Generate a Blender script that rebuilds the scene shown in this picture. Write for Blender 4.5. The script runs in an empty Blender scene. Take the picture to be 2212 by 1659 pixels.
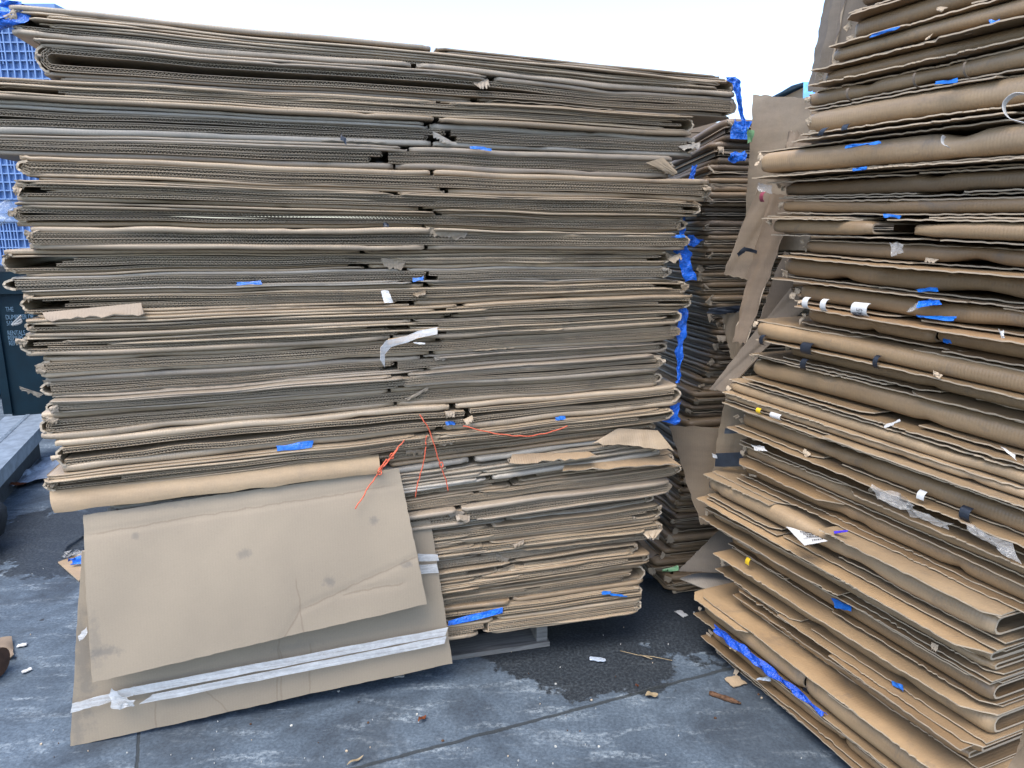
import bpy, math, random
from mathutils import Vector, Matrix

S = bpy.context.scene
COL = S.collection

# ------------------------------------------------------------------ camera, sky, sun, exposure
FPX, CXP, CYP = 1560.0, 1106.0, 829.5          # focal length and centre, in units of a 2212 x 1659 frame
EYE = 1.55
PITCH = math.radians(12.3)
cam_d = bpy.data.cameras.new('camera'); cam = bpy.data.objects.new('camera', cam_d); COL.objects.link(cam)
cam.location = (0, 0, EYE); cam.rotation_euler = (math.pi/2 - PITCH, 0, 0)
cam_d.sensor_fit = 'HORIZONTAL'; cam_d.sensor_width = 36.0; cam_d.lens = 36.0*FPX/2212.0
cam_d.clip_start = 0.02; cam_d.clip_end = 1000
S.camera = cam

SUN_EL, SUN_AZ = math.radians(66), math.radians(215)   # azimuth clockwise from +Y: high, behind the camera to the left, veiled by thin cloud
w = bpy.data.worlds.new('World'); S.world = w; w.use_nodes = True
nt = w.node_tree
bg = nt.nodes['Background']
sky = nt.nodes.new('ShaderNodeTexSky'); sky.sky_type = 'NISHITA'; sky.sun_disc = False
sky.sun_elevation = SUN_EL; sky.sun_rotation = SUN_AZ
sky.air_density = 1.0; sky.dust_density = 2.0; sky.ozone_density = 1.2
nt.links.new(sky.outputs[0], bg.inputs[0]); bg.inputs[1].default_value = 0.15
sd = bpy.data.lights.new('sun', 'SUN'); sd.energy = 1.1; sd.angle = math.radians(45); sd.color = (1.0, 0.95, 0.87)
so = bpy.data.objects.new('sun', sd); COL.objects.link(so)
so.rotation_euler = (math.pi/2 - SUN_EL, 0, math.pi - SUN_AZ)
S.view_settings.view_transform = 'Standard'; S.view_settings.look = 'None'
S.view_settings.gamma = 1; S.view_settings.use_curve_mapping = False
S.view_settings.exposure = 1.80

# ------------------------------------------------------------------ helpers
def ray(u, v):
    dv = v - CYP; c, s = math.cos(PITCH), math.sin(PITCH)
    return Vector((u - CXP, FPX*c - dv*s, -dv*c - FPX*s))

class Frame:
    """a vertical face: origin, direction along it (s), inward normal (d), height (z)"""
    def __init__(self, ox, oy, az):
        a = math.radians(az)
        self.o = Vector((ox, oy, 0)); self.e = Vector((math.sin(a), math.cos(a), 0)); self.n = Vector((-math.cos(a), math.sin(a), 0))
        self.rz = math.atan2(self.e.y, self.e.x)
    def hit(self, u, v, d=0.0):
        r = ray(u, v); p0 = Vector((0, 0, EYE)); q = self.o + self.n*d
        t = (q - p0).dot(self.n)/r.dot(self.n)
        p = p0 + r*t - self.o
        return p.dot(self.e), p.z
    def at(self, s, d, z): return self.o + self.e*s + self.n*d + Vector((0, 0, z))
    def px(self, u, v, d=0.0):
        s, z = self.hit(u, v, d); return Vector((s, d, z))

def at_y(u, v, y):
    r = ray(u, v); return Vector((0, 0, EYE)) + r*(y/r.y)
def on_z(u, v, z=0.0):
    r = ray(u, v); return Vector((0, 0, EYE)) + r*((z - EYE)/r.z)

class N1:
    """smooth 1-D noise in -1..1"""
    def __init__(self, seed, freq=1.0):
        rr = random.Random(seed); self.a = [rr.uniform(-1, 1) for _ in range(128)]; self.f = freq
    def __call__(self, x):
        x = x*self.f + 37.3; i = math.floor(x); t = x - i; t = t*t*(3 - 2*t)
        return self.a[i % 128]*(1 - t) + self.a[(i + 1) % 128]*t

class MB:
    def __init__(self): self.v = []; self.f = []; self.m = []; self.s = []
    def face(self, idx, m=0, sm=False): self.f.append(tuple(idx)); self.m.append(m); self.s.append(sm)
    def quad(self, a, b, c, d, m=0):
        k = len(self.v); self.v += [tuple(a), tuple(b), tuple(c), tuple(d)]; self.face((k, k+1, k+2, k+3), m)
    def grid(self, P, m=0, sm=True, loop=False):
        k = len(self.v); nj = len(P[0])
        for row in P: self.v += [tuple(p) for p in row]
        for i in range(len(P) - 1):
            for j in range(nj if loop else nj - 1):
                j2 = (j + 1) % nj
                self.face((k+i*nj+j, k+i*nj+j2, k+(i+1)*nj+j2, k+(i+1)*nj+j), m, sm)
        return k
    def box(self, a, b, m=0):
        (x0, y0, z0), (x1, y1, z1) = a, b; k = len(self.v)
        self.v += [(x0,y0,z0),(x1,y0,z0),(x1,y1,z0),(x0,y1,z0),(x0,y0,z1),(x1,y0,z1),(x1,y1,z1),(x0,y1,z1)]
        for q in ((0,3,2,1),(4,5,6,7),(0,1,5,4),(1,2,6,5),(2,3,7,6),(3,0,4,7)): self.face([k+i for i in q], m)
    def slab(self, P, th, m=0, me=None, sm=True):
        """a sheet of real thickness over a grid of points"""
        me = m if me is None else me
        ni, nj = len(P), len(P[0]); A, B = [], []
        for i in range(ni):
            ra, rb = [], []
            for j in range(nj):
                p = Vector(P[i][j])
                du = Vector(P[min(i+1, ni-1)][j]) - Vector(P[max(i-1, 0)][j])
                dv = Vector(P[i][min(j+1, nj-1)]) - Vector(P[i][max(j-1, 0)])
                n = du.cross(dv); n = n.normalized() if n.length > 1e-12 else Vector((0, 0, 1))
                ra.append(p + n*th/2); rb.append(p - n*th/2)
            A.append(ra); B.append(rb)
        a = self.grid(A, m, sm); b = self.grid([r[::-1] for r in B], m, sm)
        ia = lambda i, j: a + i*nj + j
        ib = lambda i, j: b + i*nj + (nj-1-j)
        def rim(l):   # own vertices so that the rim stays crisp
            k = len(self.v)
            for (i, j) in l: self.v.append(self.v[ia(i, j)]); self.v.append(self.v[ib(i, j)])
            for q in range(len(l)-1): self.face((k+2*q, k+2*q+1, k+2*q+3, k+2*q+2), me, False)
        rim([(0, j) for j in range(nj)][::-1]); rim([(ni-1, j) for j in range(nj)])
        rim([(i, 0) for i in range(ni)]); rim([(i, nj-1) for i in range(ni)][::-1])
    def tube(self, pts, r, m=0, n=8, rfn=None):
        pts = [Vector(p) for p in pts]; rows = []
        for i, p in enumerate(pts):
            t = (pts[min(i+1, len(pts)-1)] - pts[max(i-1, 0)]).normalized()
            a = t.cross(Vector((0, 0, 1)));  a = a if a.length > 0.05 else t.cross(Vector((1, 0, 0))); a.normalize(); b = t.cross(a)
            rr = r*(rfn(i/(len(pts)-1)) if rfn else 1)
            rows.append([p + (a*math.cos(q*2*math.pi/n) + b*math.sin(q*2*math.pi/n))*rr for q in range(n)])
        k = self.grid(rows, m, True, True)
        self.face([k+j for j in range(n)][::-1], m); e = k + (len(pts)-1)*n; self.face([e+j for j in range(n)], m)
    def build(self, name, mats, parent=None, loc=None, rz=0.0, color=None):
        me = bpy.data.meshes.new(name); me.from_pydata(self.v, [], self.f)
        mats = mats if isinstance(mats, (list, tuple)) else [mats]
        for mm in mats: me.materials.append(mm)
        me.polygons.foreach_set('material_index', self.m); me.polygons.foreach_set('use_smooth', self.s); me.update()
        o = bpy.data.objects.new(name, me); COL.objects.link(o)
        if parent is not None: o.parent = parent
        if loc is not None: o.location = loc; o.rotation_euler = (0, 0, rz)
        if color is not None: o.color = (*color, 1)
        return o

def tag(o, label=None, cat=None, group=None, kind=None):
    if label: o['label'] = label
    if cat: o['category'] = cat
    if group: o['group'] = group
    if kind: o['kind'] = kind
    return o
def empty(name, loc, rz=0.0):
    o = bpy.data.objects.new(name, None); COL.objects.link(o); o.empty_display_size = 0.1
    o.location = loc; o.rotation_euler = (0, 0, rz); return o
def lerp(a, b, t): return a + (b - a)*t
def mix2(c, d, t): return tuple(lerp(a, b, t) for a, b in zip(c, d))
def smooth(t): t = max(0.0, min(1.0, t)); return t*t*(3 - 2*t)
def interp(tab, x):
    if x <= tab[0][0]: return tab[0][1]
    for (a, va), (b, vb) in zip(tab, tab[1:]):
        if x <= b: return lerp(va, vb, (x - a)/(b - a))
    return tab[-1][1]

# ------------------------------------------------------------------ materials
class NT:
    def __init__(self, name):
        self.mat = bpy.data.materials.new(name); self.mat.use_nodes = True
        self.t = self.mat.node_tree; self.b = self.t.nodes['Principled BSDF']
    def n(self, typ, **kw):
        x = self.t.nodes.new(typ)
        for k, val in kw.items():
            if hasattr(x, k): setattr(x, k, val)
            else: x.inputs[k].default_value = val
        return x
    def l(self, a, b): self.t.links.new(a, b)
    def put(self, k, val):
        if hasattr(val, 'node'): self.l(val, self.b.inputs[k])
        else: self.b.inputs[k].default_value = val
    def coords(self, scale=(1, 1, 1), which='Object', rot=(0, 0, 0), loc=(0, 0, 0)):
        tc = self.n('ShaderNodeTexCoord'); mp = self.n('ShaderNodeMapping')
        mp.inputs['Scale'].default_value = scale; mp.inputs['Rotation'].default_value = rot; mp.inputs['Location'].default_value = loc
        self.l(tc.outputs[which], mp.inputs[0]); return mp.outputs[0]
    def noise(self, vec, scale, detail=4, rough=0.55, dist=0.0):
        x = self.n('ShaderNodeTexNoise'); x.inputs['Scale'].default_value = scale; x.inputs['Detail'].default_value = detail
        x.inputs['Roughness'].default_value = rough; x.inputs['Distortion'].default_value = dist; self.l(vec, x.inputs['Vector']); return x.outputs[0]
    def ramp(self, fac, stops):
        x = self.n('ShaderNodeValToRGB'); cr = x.color_ramp
        while len(cr.elements) > 1: cr.elements.remove(cr.elements[0])
        cr.elements[0].position = stops[0][0]; cr.elements[0].color = stops[0][1]
        for p, c in stops[1:]:
            e = cr.elements.new(p); e.color = c
        self.l(fac, x.inputs[0]); return x.outputs[0]
    def math(self, op, a, b=None, clamp=False):
        x = self.n('ShaderNodeMath'); x.operation = op; x.use_clamp = clamp
        for i, q in enumerate((a, b)):
            if q is None: continue
            if hasattr(q, 'node'): self.l(q, x.inputs[i])
            else: x.inputs[i].default_value = q
        return x.outputs[0]
    def mix(self, fac, a, b, mode='MIX'):
        x = self.n('ShaderNodeMix'); x.data_type = 'RGBA'; x.blend_type = mode
        for key, q in ((0, fac), (6, a), (7, b)):
            if hasattr(q, 'node'): self.l(q, x.inputs[key])
            else: x.inputs[key].default_value = q
        return x.outputs[2]
    def bump(self, h, strength=0.3, dist=0.002, prev=None):
        x = self.n('ShaderNodeBump'); x.inputs['Strength'].default_value = strength; x.inputs['Distance'].default_value = dist
        self.l(h, x.inputs['Height'])
        if prev is not None: self.l(prev, x.inputs['Normal'])
        return x.outputs[0]
G = lambda v: (v, v, v, 1)

def cardboard_mat(name, rough=0.62, rib=0.35, axis='x', grime=0.5, edge=False):
    t = NT(name); oi = t.n('ShaderNodeObjectInfo')
    tc = t.n('ShaderNodeTexCoord'); off = t.n('ShaderNodeVectorMath'); off.operation = 'ADD'
    sc = t.n('ShaderNodeVectorMath'); sc.operation = 'SCALE'; sc.inputs[0].default_value = (7.1, 3.3, 5.7); t.l(oi.outputs['Random'], sc.inputs['Scale'])
    t.l(tc.outputs['Object'], off.inputs[0]); t.l(sc.outputs[0], off.inputs[1]); v = off.outputs[0]
    st = t.n('ShaderNodeMapping'); st.inputs['Scale'].default_value = (2.2, 6, 14); t.l(v, st.inputs[0])
    big = t.noise(st.outputs[0], 1.6, 5, 0.6)
    fine = t.noise(v, 260, 3, 0.6)
    mid = t.noise(v, 26, 5, 0.65)
    c = t.mix(t.ramp(big, [(0.3, G(0)), (0.72, G(1))]), oi.outputs['Color'], (0.70, 0.68, 0.66, 1), 'MULTIPLY')
    c = t.mix(t.math('MULTIPLY', t.ramp(mid, [(0.45, G(0)), (0.7, G(1))]), 0.35), c, (1.25, 1.2, 1.1, 1), 'MULTIPLY')
    c = t.mix(t.ramp(fine, [(0.35, G(0.0)), (0.65, G(0.28))]), c, (0.72, 0.70, 0.68, 1), 'MULTIPLY')
    g = t.math('MULTIPLY', t.ramp(t.noise(v, 9, 8, 0.72, 0.6), [(0.56, G(0)), (0.70, G(1))]), grime)
    c = t.mix(g, c, (0.10, 0.09, 0.08, 1))
    if edge: c = t.mix(0.55, c, (0.50, 0.415, 0.31, 1))
    t.put('Base Color', c); t.put('Roughness', rough); t.put('Specular IOR Level', 0.45)
    wv = t.n('ShaderNodeTexWave'); wv.bands_direction = axis.upper(); wv.inputs['Scale'].default_value = 37; wv.inputs['Distortion'].default_value = 1.2; wv.inputs['Detail'].default_value = 1
    t.l(v, wv.inputs['Vector'])
    b1 = t.bump(wv.outputs[1], rib, 0.0012)
    b2 = t.bump(mid, 0.16, 0.003, b1)
    t.put('Normal', t.bump(fine, 0.12, 0.001, b2))
    return t.mat
CARD = cardboard_mat('kraft cardboard', 0.46, 0.22, 'x')
CARDZ = cardboard_mat('kraft cardboard panel', 0.66, 0.16, 'x', 0.18)
EDGE = cardboard_mat('torn cardboard edge', 0.85, 0.2, 'x', 0.35, True)

def simple(name, col, rough=0.5, spec=0.4, metal=0.0, var=0.25, scale=30, bump=0.2, bdist=0.003, alpha=1.0, trans=0.0):
    t = NT(name); v = t.coords()
    n = t.noise(v, scale, 5, 0.6)
    c = t.mix(t.ramp(n, [(0.3, G(0)), (0.7, G(1))]), (*[q*(1-var) for q in col], 1), (*[min(1, q*(1+var)) for q in col], 1))
    t.put('Base Color', c); t.put('Roughness', rough); t.put('Specular IOR Level', spec); t.put('Metallic', metal)
    if bump: t.put('Normal', t.bump(t.noise(v, scale*2.3, 4), bump, bdist))
    if alpha < 1: t.put('Alpha', alpha)
    if trans: t.put('Transmission Weight', trans)
    return t.mat
BLUEFILM = simple('blue plastic film', (0.006, 0.13, 0.62), 0.28, 0.6, var=0.35, scale=45, bump=0.8, bdist=0.01)
BLUETAPE = simple('blue film scrap', (0.007, 0.11, 0.42), 0.35, 0.5, var=0.3, scale=60, bump=0.5, bdist=0.006)
BLACKTAPE = simple('black tape', (0.012, 0.016, 0.024), 0.38, 0.5, var=0.3, bump=0.3)
WHITETAPE = simple('white paper strip', (0.46, 0.46, 0.45), 0.5, 0.4, var=0.06)
YELLOWTAPE = simple('yellow tape', (0.6, 0.40, 0.02), 0.45, 0.4, var=0.1)
def tape_mat():
    t = NT('clear packing tape'); v = t.coords((3, 3, 70)); w2 = t.coords((30, 30, 45))
    n = t.noise(v, 1.5, 5, 0.65, 0.5); m_ = t.noise(w2, 1.0, 5, 0.7)
    t.put('Base Color', (0.70, 0.70, 0.69, 1)); t.put('Roughness', 0.3); t.put('Specular IOR Level', 0.6)
    al = t.math('ADD', t.ramp(n, [(0.3, G(0.25)), (0.7, G(0.62))]), t.ramp(m_, [(0.45, G(-0.05)), (0.7, G(0.20))]), True)
    t.put('Alpha', al); t.put('Normal', t.bump(m_, 0.35, 0.003)); return t.mat
CLEARTAPE = tape_mat()
CLEARFILM = simple('clear plastic film', (0.45, 0.45, 0.44), 0.12, 0.9, var=0.1, scale=14, bump=0.7, bdist=0.02, alpha=0.20)
ORANGE = simple('orange plastic twine', (0.62, 0.115, 0.055), 0.45, 0.5, var=0.2, scale=400, bump=0.6)
REDPRINT = simple('red printed film', (0.20, 0.04, 0.06), 0.4, 0.4)
GREENFILM = simple('green wrapper', (0.12, 0.24, 0.12), 0.45, 0.4)
DUMPPAINT = simple('dark blue green paint', (0.0015, 0.013, 0.022), 0.6, 0.2, var=0.3, scale=6, bump=0.1)
STENCIL = simple('faded stencil paint', (0.12, 0.19, 0.25), 0.7, 0.2, var=0.4, scale=60)
BINBLUE = simple('blue moulded plastic', (0.15, 0.25, 0.46), 0.5, 0.4, var=0.15, scale=8, bump=0.1)
STEEL = simple('galvanised steel', (0.20, 0.235, 0.27), 0.5, 0.5, metal=0.4, var=0.3, scale=18, bump=0.2)
DARKSTEEL = simple('dark steel', (0.03, 0.035, 0.04), 0.6, 0.3, var=0.3)
SHEETING = simple('white plastic sheeting', (0.34, 0.39, 0.46), 0.35, 0.5, var=0.25, scale=12, bump=0.8, bdist=0.02)
LEAF = simple('dry brown leaf', (0.12, 0.035, 0.012), 0.8, 0.2, var=0.4)
STRAW = simple('dry pale leaf', (0.26, 0.20, 0.12), 0.8, 0.2, var=0.3)
BARK = simple('brown bark', (0.09, 0.05, 0.03), 0.9, 0.1, var=0.5, scale=90, bump=0.8)
TARP = simple('dark rubber sheet', (0.016, 0.018, 0.022), 0.7, 0.3, var=0.4, scale=20, bump=0.5)
RUST = simple('brown wet cardboard', (0.10, 0.05, 0.03), 0.6, 0.4, var=0.4, scale=20)
FLECK = simple('white litter fleck', (0.4, 0.4, 0.37), 0.6, 0.3, var=0.1)
INK = simple('printed ink', (0.02, 0.02, 0.03), 0.7, 0.2)

def wood_mat():
    t = NT('weathered pallet wood'); v = t.coords((2, 30, 30))
    n = t.noise(v, 2.2, 6, 0.65, 1.2)
    c = t.ramp(n, [(0.25, (0.06, 0.057, 0.055, 1)), (0.55, (0.16, 0.155, 0.145, 1)), (0.8, (0.25, 0.24, 0.22, 1))])
    t.put('Base Color', c); t.put('Roughness', 0.85); t.put('Normal', t.bump(n, 0.5, 0.004)); return t.mat
WOOD = wood_mat()

def ground_mat():
    t = NT('stained concrete'); tc = t.n('ShaderNodeTexCoord'); v = tc.outputs['Object']
    base = t.noise(v, 4.2, 10, 0.72, 0.5); fine = t.noise(v, 95, 6, 0.7)
    c = t.ramp(base, [(0.30, (0.046, 0.063, 0.084, 1)), (0.50, (0.078, 0.105, 0.134, 1)), (0.70, (0.116, 0.151, 0.187, 1))])
    c = t.mix(t.ramp(fine, [(0.30, G(0.75)), (0.62, G(0))]), c, (0.22, 0.24, 0.28, 1), 'MULTIPLY')
    # pale mineral scuffs dragged along one direction
    r = math.atan2(*(lambda a, b: (b.y-a.y, b.x-a.x))(on_z(1106, 1569), on_z(1606, 1436)))
    sv = t.coords((2.2, 9, 1), rot=(0, 0, -r))
    scuff = t.math('MULTIPLY', t.ramp(t.noise(sv, 1.7, 7, 0.7, 0.4), [(0.52, G(0)), (0.68, G(1))]), t.ramp(t.noise(v, 60, 6, 0.75), [(0.44, G(0)), (0.58, G(1))]))
    c = t.mix(t.math('MULTIPLY', scuff, 0.7), c, (0.32, 0.37, 0.40, 1))
    scuff2 = t.math('MULTIPLY', t.ramp(t.noise(v, 2.1, 5, 0.6, 0.8), [(0.55, G(0)), (0.66, G(1))]), t.ramp(t.noise(v, 38, 7, 0.75), [(0.50, G(0)), (0.62, G(1))]))
    c = t.mix(t.math('MULTIPLY', scuff2, 0.35), c, (0.24, 0.28, 0.31, 1))
    drk = t.math('MULTIPLY', t.ramp(t.noise(v, 1.6, 9, 0.75, 0.8), [(0.48, G(0)), (0.60, G(1))]), 0.6)
    c = t.mix(drk, c, (0.020, 0.026, 0.034, 1))
    # dark gum and oil spots
    vo = t.n('ShaderNodeTexVoronoi'); vo.inputs['Scale'].default_value = 8.5; vo.inputs['Randomness'].default_value = 1
    dn = t.n('ShaderNodeMix'); dn.data_type = 'VECTOR'; dn.inputs[0].default_value = 0.06
    nn = t.n('ShaderNodeTexNoise'); nn.inputs['Scale'].default_value = 22; t.l(v, nn.inputs['Vector'])
    t.l(v, dn.inputs[4]); t.l(nn.outputs[1], dn.inputs[5]); t.l(dn.outputs[1], vo.inputs['Vector'])
    spot = t.ramp(vo.outputs[0], [(0.055, G(1)), (0.09, G(0))])
    spot = t.math('MULTIPLY', spot, t.ramp(t.noise(v, 5, 2), [(0.50, G(0)), (0.56, G(1))]))
    c = t.mix(spot, c, (0.02, 0.022, 0.026, 1))
    # the wet patch beside the pallet, ragged rim, with the shadow between the stacks painted in
    sep = t.n('ShaderNodeSeparateXYZ'); t.l(v, sep.inputs[0])
    wet = None
    rag = t.math('MULTIPLY', t.math('SUBTRACT', t.noise(v, 7, 9, 0.68), 0.5), 1.9)
    for (uu, vv, rx, ry) in ((1270, 1425, 0.34, 0.22), (1450, 1330, 0.52, 0.30), (1130, 1340, 0.40, 0.30), (250, 1150, 0.75, 0.5)):
        p = on_z(uu, vv)
        dx = t.math('DIVIDE', t.math('SUBTRACT', sep.outputs[0], p.x), rx); dy = t.math('DIVIDE', t.math('SUBTRACT', sep.outputs[1], p.y), ry)
        d = t.math('SQRT', t.math('ADD', t.math('MULTIPLY', dx, dx), t.math('MULTIPLY', dy, dy)))
        wet = d if wet is None else t.math('MINIMUM', wet, d)
    wet_shade = t.ramp(t.math('ADD', wet, rag), [(0.93, G(1)), (1.02, G(0))])
    c = t.mix(t.math('MULTIPLY', wet_shade, 0.88), c, t.mix(t.ramp(fine, [(0.45, G(0)), (0.62, G(1))]), (0.009, 0.011, 0.014, 1), (0.034, 0.040, 0.045, 1)))
    # slab joints, filled with dirt
    joint = None
    wob = t.math('MULTIPLY', t.math('SUBTRACT', t.noise(v, 11, 4), 0.5), 0.02)
    for a, b, wd in ((on_z(1106, 1569), on_z(1606, 1436), 0.009), (on_z(300, 1590), on_z(296, 1659), 0.006)):
        dd = (b - a).normalized(); nx, ny = -dd.y, dd.x
        q = t.math('ADD', t.math('MULTIPLY', sep.outputs[0], nx), t.math('MULTIPLY', sep.outputs[1], ny))
        q = t.math('ABSOLUTE', t.math('ADD', t.math('SUBTRACT', q, a.x*nx + a.y*ny), wob))
        q = t.ramp(t.math('DIVIDE', q, wd), [(0.55, G(1)), (1.0, G(0))])
        joint = q if joint is None else t.math('MAXIMUM', joint, q)
    c = t.mix(t.math('MULTIPLY', joint, 0.85), c, (0.02, 0.024, 0.026, 1))
    t.put('Base Color', c)
    t.put('Roughness', t.math('SUBTRACT', 0.82, t.math('MULTIPLY', wet_shade, 0.30))); t.put('Specular IOR Level', 0.35)
    h = t.math('SUBTRACT', t.math('MULTIPLY', fine, 0.5), t.math('MULTIPLY', joint, 2.0))
    t.put('Normal', t.bump(h, 0.5, 0.004)); return t.mat
GROUND = ground_mat()

# ------------------------------------------------------------------ ground
g = MB(); g.grid([[(-150, -60, 0), (-150, 200, 0)], [(150, -60, 0), (150, 200, 0)]], sm=False)
tag(g.build('ground', GROUND), kind='structure')

# ------------------------------------------------------------------ cardboard building blocks (local axes: s along the face, d inward, z up)
def s_samples(s0, s1, step=0.03):
    n = max(3, int((s1 - s0)/step)); l = [0.0, 0.003, 0.008, 0.016, 0.028]
    mids = [s0 + 0.028 + (s1 - s0 - 0.056)*i/n for i in range(1, n)]
    return [s0 + a for a in l] + mids + [s1 - a for a in reversed(l)]

PHI = [math.radians(a) for a in (90, 66, 45, 27, 10, -10, -27, -45, -66, -90)]
def bar(mb, s0, s1, zc, h, d0, D=0.9, back=0.3, m=0, seed=0, crumple=1.0, step=0.03, round_=1.0, rough=1.0):
    """the rounded fold of a wall that turns back under itself, running from s0 to s1"""
    n1, n2, n3 = N1(seed, 5), N1(seed+1, 60), N1(seed+2, 2.2)
    rc = random.Random(seed*7 + int(s0*1000)); cr_ = [(rc.uniform(s0, s1), rc.uniform(0.012, 0.09), rc.uniform(0.15, 0.5), rc.uniform(-1, 1)) for _ in range(rc.choice((0, 1, 1, 2, 3)))]
    el = (rc.uniform(0.02, 0.075), rc.uniform(0.02, 0.075)); rows = []
    for s in s_samples(s0, s1, step):
        e = min(s - s0, s1 - s); k = max(0.0, 1 - (s - s0)/el[0], 1 - (s1 - s)/el[1])
        hh = h(s)*(1 - 0.22*k*k*crumple); z = zc(s) + 0.10*h(s)*n1(s)*rough + k*crumple*0.0025*n2(s*3+seed)
        d = d0(s) + 0.006*n3(s)*rough + 0.003*n1(s+3)*rough + 0.013*k*k*k*crumple + k*0.003*n2(s)*crumple
        for (cs, cw, ca, cz) in cr_:    # dents and crushed lengths
            gq = math.exp(-((s - cs)/cw)**2)
            if gq > 0.01: hh *= 1 - ca*0.6*gq; d += 0.014*ca*gq + 0.003*gq*n2(s*1.7); z += 0.18*hh*cz*gq
        r = hh*0.5*round_
        pr = [(D, hh/2), (d+0.10, hh/2)]
        for j, p in enumerate(PHI):
            cz = math.copysign(abs(math.sin(p))**0.85, p)
            pr.append((d + r - r*math.cos(p)**0.9 + k*crumple*0.002*n2(s*2+j*1.7), cz*hh/2))
        pr += [(d+0.10, -hh/2), (back, -hh/2)]
        rows.append([(s, a, z + b) for a, b in pr])
    if h(0.5*(s0+s1)) < 0.0135:
        k0 = mb.grid(rows, m, True); n = len(rows[0])
        mb.face([k0 + j for j in range(n)], m); kk = k0 + (len(rows)-1)*n; mb.face([kk + j for j in range(n)][::-1], m); return
    # a thick fold is one board bent over on itself: hollow, with the board's own thickness
    inner = []
    for row in rows:
        s_ = row[0][0]; hh = row[0][2] - row[-1][2]; t_ = min(0.0052, hh*0.30); z_ = 0.5*(row[0][2] + row[-1][2]); dfr = min(p[1] for p in row); ri = []
        for (x, d, z) in row:
            q = (hh - 2*t_)/hh; ri.append((x, d + t_*max(0.0, 1 - (d - dfr)/0.05) if d < dfr + 0.05 else d, z_ + (z - z_)*q))
        inner.append(ri)
    k0 = mb.grid(rows, m, True); k1 = mb.grid([r[::-1] for r in inner], m, True); n = len(rows[0])
    for (o, i_) in ((rows[0], inner[0]), (rows[-1], inner[-1])):
        kk = len(mb.v)
        for p, q in zip(o, i_): mb.v.append(p); mb.v.append(q)
        for j in range(n-1): mb.face((kk+2*j, kk+2*j+1, kk+2*j+3, kk+2*j+2), 1)

def band(mb, s0, s1, zc, h, d0, m=0, off=0.0015, a0=90, a1=-90, skew=0.0):
    """tape or paper wrapped over a fold"""
    rows = []
    for i in range(5):
        s = lerp(s0, s1, i/4); row = []
        for j in range(12):
            p = math.radians(lerp(a0, a1, j/11)); hh = h(s)/2 + off; ss = s + skew*j/11
            row.append((ss, d0(ss) - off - 0.002 + hh - hh*math.cos(p)**0.9, zc(ss) + math.copysign(abs(math.sin(p))**0.85, p)*hh))
        rows.append(row)
    mb.slab(rows, 0.001, m)

def ply(mb, s0, s1, zf, d0, th=0.004, D=0.5, m=0, me=1, seed=0, rag=0.004, step=0.007, cut0=0.0, cut1=0.0, curl=0.0):
    """one flat sheet whose worn front edge shows; cut0/cut1 slant its two ends back"""
    nr, nw, nt_ = N1(seed, 55), N1(seed+5, 9), N1(seed+9, 160); rows = []
    n = max(4, int((s1 - s0)/step))
    for i in range(n + 1):
        s = lerp(s0, s1, i/n); tear = smooth((nw(s + 1.7) - 0.15)*2.2); d = d0(s) + rag*0.35*nr(s) + rag*0.5*nw(s) + tear*rag*(1.1*abs(nr(s*1.3)) + 0.9*nt_(s))
        if cut0: d += max(0, 1 - (s - s0)/(abs(cut0)+1e-6))*abs(cut0)*0.8
        if cut1: d += max(0, 1 - (s1 - s)/(abs(cut1)+1e-6))*abs(cut1)*0.8
        z = zf(s)
        rows.append([(s, d, z - curl + 0.0015*nr(s+9)), (s, d + 0.02, z - curl*0.55), (s, d + 0.06, z - curl*0.12), (s, max(D, d + 0.1), z)])
    mb.slab(rows, th, m, me)

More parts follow.
